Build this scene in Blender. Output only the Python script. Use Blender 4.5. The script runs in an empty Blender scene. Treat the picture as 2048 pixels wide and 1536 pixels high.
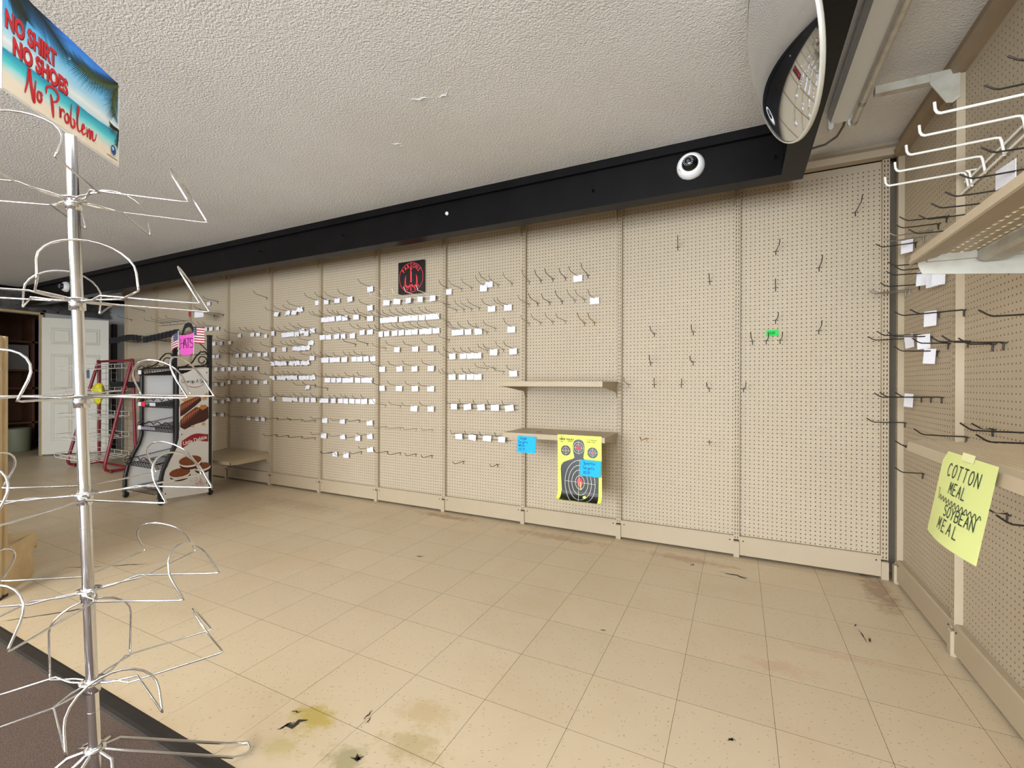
import bpy, math, random
from mathutils import Vector, Matrix
random.seed(11)
S = bpy.context.scene
COL = S.collection
R = math.radians
V3 = Vector

# ---------------------------------------------------------------- camera
YAW, PIT, ROL, CAMH = 0.46094, -0.0013946, 0.0032805, 1.12319
fw = V3((-math.sin(YAW)*math.cos(PIT), math.cos(YAW)*math.cos(PIT), math.sin(PIT)))
rt = V3((math.cos(YAW), math.sin(YAW), 0)); up = rt.cross(fw)
r2 = rt*math.cos(ROL)+up*math.sin(ROL); u2 = up*math.cos(ROL)-rt*math.sin(ROL)
cam = bpy.data.cameras.new('camera'); camo = bpy.data.objects.new('camera', cam); COL.objects.link(camo)
cam.sensor_width = 36; cam.lens = 914.355/2048*36; cam.clip_start = .02; cam.clip_end = 100
camo.matrix_world = Matrix(((r2.x, u2.x, -fw.x, 0), (r2.y, u2.y, -fw.y, 0), (r2.z, u2.z, -fw.z, CAMH), (0, 0, 0, 1)))
S.camera = camo
S.view_settings.view_transform = 'Standard'; S.view_settings.look = 'None'
S.view_settings.gamma = 1; S.view_settings.use_curve_mapping = False
S.view_settings.exposure = 0.09
# ---------------------------------------------------------------- world and daylight
W = bpy.data.worlds.new('world'); S.world = W; W.use_nodes = True
W.node_tree.nodes['Background'].inputs[0].default_value = (.80, .88, 1, 1)
W.node_tree.nodes['Background'].inputs[1].default_value = .9
def area(name, loc, rot, sx, sy, power, col):
    l = bpy.data.lights.new(name, 'AREA'); l.shape = 'RECTANGLE'; l.size = sx; l.size_y = sy
    l.energy = power; l.color = col
    o = bpy.data.objects.new(name, l); COL.objects.link(o); o.location = loc; o.rotation_euler = rot
    return o
# daylight through the storefront glass behind the photographer
area('storefront_window_offscreen', (-1.3, -4.62, 1.25), (R(90), 0, 0), 4.3, 2.2, 620, (.87, .935, 1))

LAMP = 24      # emission of the lit ceiling tubes

# ---------------------------------------------------------------- helpers
def lin(c):
    return tuple(((v/255)/12.92 if v/255 <= .04045 else ((v/255+.055)/1.055)**2.4) for v in c)
MATS = {}
def M(name, rgb=None, rough=.5, metal=0, var=.0, vscale=8, bump=0, bscale=200, spec=.5, tint=None, rnd=0, emit=0, alpha=1):
    """plain procedural material: base colour, low contrast noise mottling, noise bump"""
    if name in MATS: return MATS[name]
    m = bpy.data.materials.new(name); m.use_nodes = True; nt = m.node_tree; N = nt.nodes; L = nt.links
    b = N['Principled BSDF']; c = lin(rgb)
    b.inputs['Base Color'].default_value = (*c, 1); b.inputs['Roughness'].default_value = rough
    b.inputs['Metallic'].default_value = metal; b.inputs['Specular IOR Level'].default_value = spec
    if alpha < 1: b.inputs['Alpha'].default_value = alpha
    if emit:
        b.inputs['Emission Color'].default_value = (*c, 1); b.inputs['Emission Strength'].default_value = emit
    tc = N.new('ShaderNodeTexCoord')
    col = None
    if var:
        n = N.new('ShaderNodeTexNoise'); n.inputs['Scale'].default_value = vscale; n.inputs['Detail'].default_value = 5
        L.new(tc.outputs['Object'], n.inputs['Vector'])
        mx = N.new('ShaderNodeMix'); mx.data_type = 'RGBA'
        t = lin(tint) if tint else tuple(v*.6 for v in c)
        mx.inputs[6].default_value = (*c, 1); mx.inputs[7].default_value = (*t, 1)
        mr = N.new('ShaderNodeMapRange'); mr.inputs[1].default_value = .42; mr.inputs[2].default_value = .75; mr.inputs[4].default_value = var
        L.new(n.outputs['Fac'], mr.inputs[0]); L.new(mr.outputs[0], mx.inputs[0]); col = mx.outputs[2]
    if rnd:
        oi = N.new('ShaderNodeObjectInfo'); hs = N.new('ShaderNodeHueSaturation')
        mr2 = N.new('ShaderNodeMapRange'); mr2.inputs[3].default_value = 1-rnd; mr2.inputs[4].default_value = 1+rnd
        L.new(oi.outputs['Random'], mr2.inputs[0]); L.new(mr2.outputs[0], hs.inputs['Value'])
        if col: L.new(col, hs.inputs['Color'])
        else: hs.inputs['Color'].default_value = (*c, 1)
        col = hs.outputs[0]
    if col: L.new(col, b.inputs['Base Color'])
    if bump:
        n2 = N.new('ShaderNodeTexNoise'); n2.inputs['Scale'].default_value = bscale; n2.inputs['Detail'].default_value = 3
        L.new(tc.outputs['Object'], n2.inputs['Vector'])
        bp = N.new('ShaderNodeBump'); bp.inputs['Strength'].default_value = bump; bp.inputs['Distance'].default_value = .01
        L.new(n2.outputs['Fac'], bp.inputs['Height']); L.new(bp.outputs[0], b.inputs['Normal'])
    MATS[name] = m
    return m

class MB:
    """collects simple solids into one mesh"""
    def __init__(s): s.v = []; s.f = []; s.sm = []; s.mi = []; s.cur = 0
    def add(s, vs, fs, smooth=False):
        k = len(s.v); s.v += [tuple(v) for v in vs]; s.f += [tuple(i+k for i in f) for f in fs]; s.sm += [smooth]*len(fs); s.mi += [s.cur]*len(fs); return s
    def box(s, x0, x1, y0, y1, z0, z1):
        vs = [(x, y, z) for z in (z0, z1) for y in (y0, y1) for x in (x0, x1)]
        return s.add(vs, [(0, 2, 3, 1), (4, 5, 7, 6), (0, 1, 5, 4), (2, 6, 7, 3), (0, 4, 6, 2), (1, 3, 7, 5)])
    def hexa(s, bot, top):
        return s.add(list(bot)+list(top), [(3, 2, 1, 0), (4, 5, 6, 7), (0, 1, 5, 4), (1, 2, 6, 5), (2, 3, 7, 6), (3, 0, 4, 7)])
    def tube(s, pts, r, n=6, closed=False, cap=True):
        pts = [V3(p) for p in pts]; m = len(pts); rings = []; prev = None
        for i, p in enumerate(pts):
            if closed: t = (pts[(i+1) % m]-pts[i-1]).normalized()
            elif i == 0: t = (pts[1]-p).normalized()
            elif i == m-1: t = (p-pts[i-1]).normalized()
            else: t = ((pts[i+1]-p).normalized()+(p-pts[i-1]).normalized()).normalized()
            if prev is None:
                a = V3((0, 0, 1)) if abs(t.z) < .9 else V3((1, 0, 0))
                u = t.cross(a).normalized()
            else: u = (prev-t*prev.dot(t)).normalized()
            prev = u; w = t.cross(u); rr = r[i] if isinstance(r, (list, tuple)) else r
            rings.append([p+(u*math.cos(2*math.pi*k/n)+w*math.sin(2*math.pi*k/n))*rr for k in range(n)])
        vs = [q for g in rings for q in g]; fs = []
        for i in range(m if closed else m-1):
            j = (i+1) % m
            for k in range(n): fs.append((i*n+k, i*n+(k+1) % n, j*n+(k+1) % n, j*n+k))
        s.add(vs, fs, n > 4)
        if cap and not closed:
            s.add(rings[0], [tuple(reversed(range(n)))]); s.add(rings[-1], [tuple(range(n))])
        return s
    def lathe(s, prof, c=(0, 0, 0), ax=(0, 0, 1), n=24, smooth=True):
        ax = V3(ax).normalized(); a = V3((0, 0, 1)) if abs(ax.z) < .9 else V3((1, 0, 0))
        u = ax.cross(a).normalized(); w = ax.cross(u); c = V3(c)
        vs = [c+ax*h+(u*math.cos(2*math.pi*k/n)+w*math.sin(2*math.pi*k/n))*r for r, h in prof for k in range(n)]
        fs = [(i*n+k, i*n+(k+1) % n, (i+1)*n+(k+1) % n, (i+1)*n+k) for i in range(len(prof)-1) for k in range(n)]
        return s.add(vs, fs, smooth)
    def prism(s, poly, fn0, fn1):
        """poly: 2D outline; fn0/fn1 map a 2D point to the 3D points of the two caps"""
        n = len(poly); vs = [fn0(*p) for p in poly]+[fn1(*p) for p in poly]
        return s.add(vs, [tuple(range(n)), tuple(reversed(range(n, 2*n)))]+[(i, i+n, (i+1) % n+n, (i+1) % n) for i in range(n)])
    def mesh(s, name, mat):
        me = bpy.data.meshes.new(name); me.from_pydata(s.v, [], s.f)
        me.polygons.foreach_set('use_smooth', s.sm); 
        for q in (mat if isinstance(mat, (list, tuple)) else [mat]): me.materials.append(q)
        if any(s.mi): me.polygons.foreach_set('material_index', s.mi)
        me.update()
        return me
    def build(s, name, mat, parent=None, world=False):
        return obj(name, s.mesh(name, mat), parent, world)
def obj(name, me, parent=None, world=False):
    """link a mesh object; world=True: its vertices are in world coordinates although it has a parent"""
    o = bpy.data.objects.new(name, me); COL.objects.link(o)
    if parent is not None:
        o.parent = parent
        if world: o.matrix_parent_inverse = wm(parent).inverted()
    return o
def wm(o):
    m = Matrix.LocRotScale(o.location, o.rotation_euler, o.scale)
    if o.parent is not None: m = wm(o.parent) @ o.matrix_parent_inverse @ m
    return m
def tag(o, label, cat, group=None, kind=None):
    o['label'] = label; o['category'] = cat
    if group: o['group'] = group
    if kind: o['kind'] = kind
    return o
def struct(o, label=None, cat=None):
    o['kind'] = 'structure'
    if label: o['label'] = label
    if cat: o['category'] = cat
    return o
def thing(name, label, cat, loc=(0, 0, 0), rz=0, group=None, kind=None):
    o = bpy.data.objects.new(name, None); COL.objects.link(o); o.location = loc; o.rotation_euler = (0, 0, rz)
    o.empty_display_size = .05
    return tag(o, label, cat, group, kind)
def text_mesh(name, s, size, mat, shear=0, align='CENTER', bold=0):
    cu = bpy.data.curves.new('t', 'FONT'); cu.body = s; cu.size = size; cu.align_x = align; cu.shear = shear; cu.offset = bold
    cu.resolution_u = 4
    o = bpy.data.objects.new('t', cu); COL.objects.link(o)
    me = bpy.data.meshes.new_from_object(o.evaluated_get(bpy.context.evaluated_depsgraph_get()))
    bpy.data.objects.remove(o); bpy.data.curves.remove(cu)
    me.name = name; me.materials.clear(); me.materials.append(mat)
    return me

class Flat:
    """flat print on a sheet: 2D shapes (u, v) laid on the sheet by fn(u, v, lift) -> 3D point"""
    def __init__(s, fn, lift=.0008): s.fn = fn; s.l = lift; s.mb = MB()
    def P(s, u, v): return s.fn(u, v, s.l)
    def poly(s, pts): s.mb.add([s.P(*p) for p in pts], [tuple(range(len(pts)))]); return s
    def disc(s, u, v, a, b=None, n=28):
        b = b or a; return s.poly([(u+a*math.cos(2*math.pi*k/n), v+b*math.sin(2*math.pi*k/n)) for k in range(n)])
    def strip(s, rows):
        """rows of (v, left u, right u)"""
        vs = [s.P(q, v) for v, a, b in rows for q in (a, b)]
        s.mb.add(vs, [(2*i, 2*i+1, 2*i+3, 2*i+2) for i in range(len(rows)-1)]); return s
    def line(s, pts, w, closed=False):
        pts = [V3((p[0], p[1], 0)) for p in pts]; m = len(pts); vs = []
        for i, p in enumerate(pts):
            a = pts[i-1] if (i or closed) else p; b = pts[(i+1) % m] if (i < m-1 or closed) else p
            t = (b-a)
            t = t.normalized() if t.length > 1e-9 else V3((1, 0, 0))
            n = V3((-t.y, t.x, 0)); ww = w[i] if isinstance(w, (list, tuple)) else w
            vs += [s.P(p.x+n.x*ww/2, p.y+n.y*ww/2), s.P(p.x-n.x*ww/2, p.y-n.y*ww/2)]
        fs = [(2*i, 2*i+1, 2*((i+1) % m)+1, 2*((i+1) % m)) for i in range(m if closed else m-1)]
        s.mb.add(vs, fs); return s
    def ring(s, u, v, a, b, w, n=36, t0=0, t1=360):
        full = abs(t1-t0) >= 360; k = n if full else n+1
        pts = [(u+a*math.cos(R(t0+(t1-t0)*i/n)), v+b*math.sin(R(t0+(t1-t0)*i/n))) for i in range(k)]
        return s.line(pts, w, full)
    def text(s, st, u, v, h, w=None, slant=0, rot=0, adv=.72):
        """hand lettering with strokes; (u, v) = left end of the base line"""
        x = 0; w = w or h*.1; cr, sr = math.cos(rot), math.sin(rot)
        for ch in st:
            g = GL.get(ch)
            if g is None: x += h*adv*.7; continue
            for pl in g:
                q = []
                for a, b in pl:
                    X = x+a*h*.6+b*h*slant; Y = b*h
                    q.append((u+X*cr-Y*sr, v+X*sr+Y*cr))
                for a_, b_ in zip(q, q[1:]):
                    l_ = math.hypot(b_[0]-a_[0], b_[1]-a_[1]) or 1e-9; ex, ey = (b_[0]-a_[0])/l_*w*.32, (b_[1]-a_[1])/l_*w*.32
                    s.line([(a_[0]-ex, a_[1]-ey), (b_[0]+ex, b_[1]+ey)], w)
            x += h*adv*(.45 if ch in "ilI.'" else 1)
        return x
    def font(s, st, u, v, size, shear=0, rot=0, align='CENTER', bold=0, sx=1):
        me = text_mesh('t', st, size, M('ink_black', (22, 20, 22), .8), shear, align, bold)
        cr, sr = math.cos(rot), math.sin(rot)
        vs = [s.P(u+(p.co.x*cr*sx-p.co.y*sr), v+(p.co.x*sr*sx+p.co.y*cr)) for p in me.vertices]
        s.mb.add(vs, [tuple(p.vertices) for p in me.polygons]); bpy.data.meshes.remove(me); return s
    def build(s, name, mat, parent, world=True): return s.mb.build(name, mat, parent, world)
def arc(cx, cy, a, b, t0, t1, n=8): return [(cx+a*math.cos(R(t0+(t1-t0)*i/n)), cy+b*math.sin(R(t0+(t1-t0)*i/n))) for i in range(n+1)]
GL = {  # single stroke letters in a 1 x 1 cell
 'A': [[(0, 0), (.5, 1), (1, 0)], [(.2, .4), (.8, .4)]], 'B': [[(0, 0), (0, 1)], [(0, 1)]+arc(.45, .77, .5, .23, 90, -90)+[(0, .54)]+arc(.5, .27, .5, .27, 90, -90)+[(0, 0)]],
 'C': [arc(.55, .5, .55, .5, 50, 310)], 'E': [[(.9, 1), (0, 1), (0, 0), (.9, 0)], [(0, .5), (.7, .5)]],
 'H': [[(0, 0), (0, 1)], [(1, 0), (1, 1)], [(0, .5), (1, .5)]], 'L': [[(0, 1), (0, 0), (.9, 0)]], 'M': [[(0, 0), (.1, 1), (.5, .3), (.9, 1), (1, 0)]],
 'N': [[(0, 0), (0, 1), (1, 0), (1, 1)]], 'O': [arc(.5, .5, .5, .5, 0, 360, 14)], 'P': [[(0, 0), (0, 1)], [(0, 1)]+arc(.5, .74, .5, .26, 90, -90)+[(0, .48)]],
 'R': [[(0, 0), (0, 1)]+arc(.5, .74, .45, .26, 90, -90)+[(0, .48), (1, 0)]], 'S': [arc(.5, .75, .45, .25, 40, 270)+arc(.5, .25, .48, .25, 90, -140)],
 'T': [[(0, 1), (1, 1)], [(.5, 1), (.5, 0)]], 'U': [[(0, 1), (0, .3)]+arc(.5, .3, .5, .3, 180, 360)+[(1, 1)]], 'W': [[(0, 1), (.25, 0), (.5, .7), (.75, 0), (1, 1)]],
 'Y': [[(0, 1), (.5, .5), (1, 1)], [(.5, .5), (.4, 0)]], 'I': [[(.3, 0), (.3, 1)]],
 'a': [arc(.45, .28, .4, .28, 0, 360, 10), [(.85, .56), (.85, 0)]], 'b': [[(.1, 1), (.1, 0)], arc(.45, .28, .36, .28, 0, 360, 10)],
 'e': [[(.05, .3), (.8, .3)]+arc(.45, .28, .38, .28, 5, 310)], 'g': [arc(.45, .28, .4, .28, 0, 360, 10), [(.85, .56), (.85, -.2)]+arc(.5, -.2, .35, .2, 0, -150, 5)],
 'h': [[(.1, 1), (.1, 0)], [(.1, .35)]+arc(.45, .3, .33, .26, 150, 0)+[(.8, 0)]], 'i': [[(.3, 0), (.3, .55)], [(.3, .75), (.3, .82)]],
 'l': [[(.3, 1), (.3, 0)]], 'm': [[(.05, 0), (.05, .55)], [(.05, .35)]+arc(.28, .35, .2, .2, 150, 0, 5)+[(.48, 0)], [(.48, .35)]+arc(.72, .35, .22, .2, 150, 0, 5)+[(.95, 0)]],
 'n': [[(.1, 0), (.1, .55)], [(.1, .35)]+arc(.45, .32, .33, .24, 150, 0)+[(.8, 0)]], 'o': [arc(.45, .28, .4, .28, 0, 360, 10)], 'p': [[(.1, .55), (.1, -.35)], arc(.45, .28, .36, .28, 0, 360, 10)],
 'r': [[(.15, 0), (.15, .55)], [(.15, .3)]+arc(.45, .3, .3, .25, 160, 50, 4)], 's': [arc(.45, .42, .28, .14, 40, 270, 6)+arc(.45, .14, .3, .14, 90, -140, 6)],
 't': [[(.4, .95), (.4, .1), (.6, 0)], [(.1, .6), (.75, .6)]], 'w': [[(0, .55), (.2, 0), (.45, .45), (.7, 0), (.9, .55)]],
 '$': [arc(.5, .75, .4, .22, 40, 270)+arc(.5, .28, .42, .24, 90, -140), [(.5, 1.1), (.5, -.1)]], '.': [[(.25, 0), (.35, .08)]],
 '0': [arc(.5, .5, .4, .5, 0, 360, 12)], '1': [[(.3, .8), (.5, 1), (.5, 0)]], '2': [arc(.5, .7, .42, .3, 160, -30)+[(.05, 0), (.95, 0)]], '3': [arc(.45, .75, .4, .25, 140, -90)+arc(.45, .26, .45, .25, 90, -140)],
 '5': [[(.9, 1), (.15, 1), (.1, .55)]+arc(.45, .32, .45, .32, 110, -140)], '7': [[(.05, 1), (.95, 1), (.4, 0)]],
}

# ---------------------------------------------------------------- materials
panel_m = M('painted_hardboard', (178, 164, 141), .62, var=.16, vscale=1.6, tint=(168, 149, 118))
steel_m = M('cream_enamel', (175, 160, 136), .5, spec=.3, var=.22, vscale=3.5, tint=(160, 140, 108), bump=.03, bscale=90)
shelf_m = M('cream_shelf_enamel', (176, 160, 132), .4, var=.3, vscale=5, tint=(150, 132, 104))
black_m = M('gloss_black_paint', (12, 11, 12), .36, spec=.12, var=.35, vscale=5, tint=(26, 24, 26), bump=.05, bscale=30)
chrome_m = M('chrome', (236, 238, 242), .16, metal=1)
wire_m = M('galvanised_wire', (150, 148, 140), .35, metal=.9)
dark_wire = M('dark_wire', (58, 54, 48), .4, metal=.7)
brass_m = M('brass', (176, 140, 70), .35, metal=.9)
white_wire = M('white_coated_wire', (236, 233, 224), .45)
card_m = M('white_card', (232, 232, 238), .8, var=.35, vscale=200, tint=(176, 176, 190))
black_plate = M('black_plastic', (24, 24, 28), .5)
ink = M('ink_black', (22, 20, 22), .8)
rust_m = M('worn_galvanised', (190, 188, 176), .5, metal=.3, var=.6, vscale=14, tint=(150, 130, 100))

STAINS = [(-1.27, 1.07, .09, .08, (170, 150, 40), .7), (-1.05, 1.0, .08, .06, (122, 120, 70), .55), (-.95, 1.27, .12, .07, (176, 150, 96), .45), (-.90, 1.13, .12, .07, (150, 136, 70), .45), (-1.25, .94, .07, .04, (172, 160, 96), .5),
          (-2.2, 3.2, .32, .06, (150, 112, 76), .7), (-1.2, 3.14, .4, .07, (160, 124, 92), .6), (-.3, 3.12, .35, .06, (156, 120, 84), .5), (.15, 2.1, .15, .06, (190, 140, 120), .35), (.4, 2.3, .25, .03, (186, 140, 116), .3), (.68, 3.1, .08, .3, (124, 92, 64), .6), (-3.6, 2.9, .6, .16, (160, 132, 98), .35)]
def floor_mat(name, dark=1.0):
    m = bpy.data.materials.new(name); m.use_nodes = True; nt = m.node_tree; N = nt.nodes; L = nt.links
    b = N['Principled BSDF']; b.inputs['Roughness'].default_value = .34; b.inputs['Specular IOR Level'].default_value = .45
    tc = N.new('ShaderNodeTexCoord'); geo = N.new('ShaderNodeNewGeometry')
    oi = N.new('ShaderNodeObjectInfo')
    # speckle chips, stretched, turned per tile
    vr = N.new('ShaderNodeVectorRotate'); vr.rotation_type = 'Z_AXIS'
    sn = N.new('ShaderNodeMath'); sn.operation = 'MULTIPLY'; sn.inputs[1].default_value = 6.28
    L.new(oi.outputs['Random'], sn.inputs[0]); L.new(sn.outputs[0], vr.inputs['Angle']); L.new(geo.outputs['Position'], vr.inputs['Vector'])
    mp = N.new('ShaderNodeMapping'); mp.inputs['Scale'].default_value = (46, 150, 1); L.new(vr.outputs[0], mp.inputs['Vector'])
    vo = N.new('ShaderNodeTexVoronoi'); vo.inputs['Scale'].default_value = 1; L.new(mp.outputs[0], vo.inputs['Vector'])
    lt = N.new('ShaderNodeMapRange'); lt.inputs[1].default_value = .14; lt.inputs[2].default_value = .24; lt.inputs[3].default_value = 1; lt.inputs[4].default_value = 0
    L.new(vo.outputs['Distance'], lt.inputs[0])
    sp = N.new('ShaderNodeSeparateColor'); L.new(vo.outputs['Color'], sp.inputs[0])
    gt = N.new('ShaderNodeMath'); gt.operation = 'GREATER_THAN'; gt.inputs[1].default_value = .66; L.new(sp.outputs[0], gt.inputs[0])
    mu = N.new('ShaderNodeMath'); mu.operation = 'MULTIPLY'; L.new(lt.outputs[0], mu.inputs[0]); L.new(gt.outputs[0], mu.inputs[1])
    mu2 = N.new('ShaderNodeMath'); mu2.operation = 'MULTIPLY'; mu2.inputs[1].default_value = .6; L.new(mu.outputs[0], mu2.inputs[0])
    # wear stains
    ns = N.new('ShaderNodeTexNoise'); ns.inputs['Scale'].default_value = 1.7; ns.inputs['Detail'].default_value = 7; ns.inputs['Roughness'].default_value = .62
    L.new(geo.outputs['Position'], ns.inputs['Vector'])
    st = N.new('ShaderNodeMapRange'); st.inputs[1].default_value = .5; st.inputs[2].default_value = .72; st.inputs[4].default_value = .5; L.new(ns.outputs['Fac'], st.inputs[0])
    a = N.new('ShaderNodeMix'); a.data_type = 'RGBA'; a.inputs[6].default_value = (*lin((204, 188, 160)), 1); a.inputs[7].default_value = (*lin((190, 168, 134)), 1)
    L.new(st.outputs[0], a.inputs[0])
    c = N.new('ShaderNodeMix'); c.data_type = 'RGBA'; c.inputs[7].default_value = (*lin((92, 76, 60)), 1)
    L.new(mu2.outputs[0], c.inputs[0]); L.new(a.outputs[2], c.inputs[6])
    last = c.outputs[2]
    n9 = N.new('ShaderNodeTexNoise'); n9.inputs['Scale'].default_value = 16; n9.inputs['Detail'].default_value = 6; n9.inputs['Roughness'].default_value = .7; L.new(geo.outputs['Position'], n9.inputs['Vector'])
    for (sx, sy, rx, ry, col, amt) in STAINS:
        mp_ = N.new('ShaderNodeMapping'); mp_.vector_type = 'POINT'; mp_.inputs['Location'].default_value = (-sx/rx, -sy/ry, 0); mp_.inputs['Scale'].default_value = (1/rx, 1/ry, 0); L.new(geo.outputs['Position'], mp_.inputs['Vector'])
        ln = N.new('ShaderNodeVectorMath'); ln.operation = 'LENGTH'; L.new(mp_.outputs[0], ln.inputs[0])
        mad = N.new('ShaderNodeMath'); mad.operation = 'MULTIPLY_ADD'; mad.inputs[1].default_value = -3.2; L.new(n9.outputs['Fac'], mad.inputs[0]); L.new(ln.outputs['Value'], mad.inputs[2])
        rm = N.new('ShaderNodeMapRange'); rm.inputs[1].default_value = -.55; rm.inputs[2].default_value = -1.25; rm.inputs[3].default_value = 0; rm.inputs[4].default_value = amt; L.new(mad.outputs[0], rm.inputs[0])
        mx_ = N.new('ShaderNodeMix'); mx_.data_type = 'RGBA'; mx_.inputs[7].default_value = (*lin(col), 1); L.new(rm.outputs[0], mx_.inputs[0]); L.new(last, mx_.inputs[6]); last = mx_.outputs[2]
    hs = N.new('ShaderNodeHueSaturation'); mr = N.new('ShaderNodeMapRange'); mr.inputs[3].default_value = .97*dark; mr.inputs[4].default_value = 1.03*dark
    L.new(oi.outputs['Random'], mr.inputs[0]); L.new(mr.outputs[0], hs.inputs['Value']); L.new(last, hs.inputs['Color'])
    L.new(hs.outputs[0], b.inputs['Base Color'])
    rr = N.new('ShaderNodeMapRange'); rr.inputs[3].default_value = .26; rr.inputs[4].default_value = .5; L.new(ns.outputs['Fac'], rr.inputs[0]); L.new(rr.outputs[0], b.inputs['Roughness'])
    return m
tile_m = floor_mat('vinyl_tile')
def ceiling_mat():
    m = bpy.data.materials.new('popcorn_ceiling'); m.use_nodes = True; nt = m.node_tree; N = nt.nodes; L = nt.links
    b = N['Principled BSDF']; b.inputs['Roughness'].default_value = .5; b.inputs['Specular IOR Level'].default_value = .35
    tc = N.new('ShaderNodeTexCoord')
    n = N.new('ShaderNodeTexNoise'); n.inputs['Scale'].default_value = 115; n.inputs['Detail'].default_value = 1.5; n.inputs['Roughness'].default_value = .6
    L.new(tc.outputs['Object'], n.inputs['Vector'])
    bp = N.new('ShaderNodeBump'); bp.inputs['Strength'].default_value = .6; bp.inputs['Distance'].default_value = .008
    L.new(n.outputs['Fac'], bp.inputs['Height']); L.new(bp.outputs[0], b.inputs['Normal'])
    n2 = N.new('ShaderNodeTexNoise'); n2.inputs['Scale'].default_value = .9; n2.inputs['Detail'].default_value = 4; L.new(tc.outputs['Object'], n2.inputs['Vector'])
    mx = N.new('ShaderNodeMix'); mx.data_type = 'RGBA'; mx.inputs[6].default_value = (*lin((224, 223, 221)), 1); mx.inputs[7].default_value = (*lin((215, 213, 209)), 1)
    mr = N.new('ShaderNodeMapRange'); mr.inputs[1].default_value = .4; mr.inputs[2].default_value = .7; L.new(n2.outputs['Fac'], mr.inputs[0]); L.new(mr.outputs[0], mx.inputs[0])
    L.new(mx.outputs[2], b.inputs['Base Color'])
    return m
ceil_m = ceiling_mat()

ORD = 'first second third fourth fifth sixth seventh eighth ninth tenth eleventh twelfth thirteenth fourteenth'.split()
NUM = 'one two three four five six seven eight nine ten eleven twelve thirteen fourteen fifteen'.split()
# ---------------------------------------------------------------- layout constants
ZC = 2.51                       # ceiling
FACE, REC = 3.309, .028         # front of uprights of the long gondola run, recess of its panels
XB, BAY = .75372, .76573        # first upright, bay width
U = [XB-BAY*k for k in range(12)]
HX, HZ, HO, Z0 = .02556, .0256, .025, .1457   # peg hole pitch, first column offset, first row
XR = .799                       # front of uprights of the side gondola run

# ================================================================ SETTING
TS, TX, TY, CY = .3048, .110158, 1.716809, .814
base = MB().box(-12, 1.0, CY, 4.6, -.06, -.004)
sub = M('joint_dirt', (44, 34, 26), .9)
floor = struct(base.build('floor', sub), 'beige speckled vinyl tile floor with dark joints and yellow stains', 'floor')
tm = MB()
g = .0006; hgt = TS
tm.add([(g, g, 0), (hgt-g, g, 0), (hgt-g, hgt-g, 0), (g, hgt-g, 0)], [(0, 1, 2, 3)]); tm.cur = 1
tm.add([(g, g, 0), (hgt-g, g, 0), (hgt-g, hgt-g, 0), (g, hgt-g, 0), (g, g, -.006), (hgt-g, g, -.006), (hgt-g, hgt-g, -.006), (g, hgt-g, -.006)],
       [(4, 5, 1, 0), (5, 6, 2, 1), (6, 7, 3, 2), (7, 4, 0, 3)])
tile_me = tm.mesh('floor_tile', [tile_m, sub])
j0 = math.floor((CY-TY)/TS); j1 = math.ceil((3.45-TY)/TS)
rest = MB()
for i in range(-40, 3):
    for j in range(j0, 10):
        x, y = TX+TS*i, TY+TS*j
        if j == j0:
            y0 = CY
            rest.box(x+g, x+TS-g, y0, y+TS-g, -.006, 0)
        elif i >= -24 and j < j1:
            o = obj('floor_tile', tile_me, floor); o.location = (x, y, 0)
        else: rest.box(x+g, x+TS-g, y+g, y+TS-g, -.006, 0)
r_ = rest.build('floor_tile_field', tile_m, floor); r_['kind'] = 'stuff'
# carpet and its rubber edge
carpet_m = M('brown_carpet', (118, 102, 94), .95, var=.9, vscale=300, tint=(70, 58, 52), bump=.7, bscale=500, spec=.1)
struct(MB().box(-12, 1.0, -4.6, CY-.03, -.06, .004).build('floor_carpet', carpet_m), 'brown flecked carpet under the chrome hat rack', 'carpet')
ed = MB(); pr_ = [(0, -.004), (.062, -.004), (.062, .0), (.05, .004), (.018, .0085), (.006, .008), (0, .005)]
ed.prism([(CY-.04+a, b) for a, b in pr_], lambda a, b: (-12, a, b), lambda a, b: (1.0, a, b))
struct(ed.build('trim_1', M('black_rubber', (40, 37, 36), .55, var=.4, vscale=30, tint=(66, 60, 56))), 'black rubber strip between carpet and tile', 'floor trim')
# ceiling
struct(MB().box(-12, 1.2, -4.7, 4.7, ZC, ZC+.1).build('ceiling', ceil_m), 'textured white ceiling with a hairline crack', 'ceiling')
# walls
wall_dark = M('unpainted_wallboard', (150, 138, 120), .9)
wall_grey = M('grey_painted_wall', (190, 190, 190), .7, var=.2, vscale=2)
struct(MB().box(-7.72, 1.1, 3.47, 3.6, 0, ZC).build('wall_back', wall_dark), 'dark wall behind the long pegboard run', 'wall')
struct(MB().box(-12, -7.72, 4.45, 4.6, 0, ZC).box(-7.8, -7.72, 3.47, 4.5, 0, ZC).build('wall_far', wall_grey), 'grey wall behind the end of the pegboard run', 'wall')
struct(MB().box(.96, 1.1, -4.6, 3.6, 0, ZC).build('wall_right', wall_dark), 'dark wall behind the side pegboard run', 'wall')
# end wall with door opening (opening y 2.10..3.02)
struct(MB().box(-9.62, -9.5, 3.05, 4.5, 0, ZC).box(-9.62, -9.5, -4.6, 2.08, 0, ZC).box(-9.62, -9.5, 2.08, 3.05, 2.14, ZC).build('wall_left', wall_grey), 'grey end wall around the store room doorway', 'wall')
# front of the shop: posts between panes of storefront glass
fr = MB()
for x in (-9.5, -6.5, -3.5, -.5, .9): fr.box(x-.06, x+.06, -4.6, -4.48, 0, ZC)
fr.box(-9.6, 1.0, -4.6, -4.48, 0, .12).box(-9.6, 1.0, -4.6, -4.48, 2.38, ZC)
struct(fr.build('wall_front', M('bronze_frame', (70, 62, 56), .5)), 'bronze storefront frame', 'wall')

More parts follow.
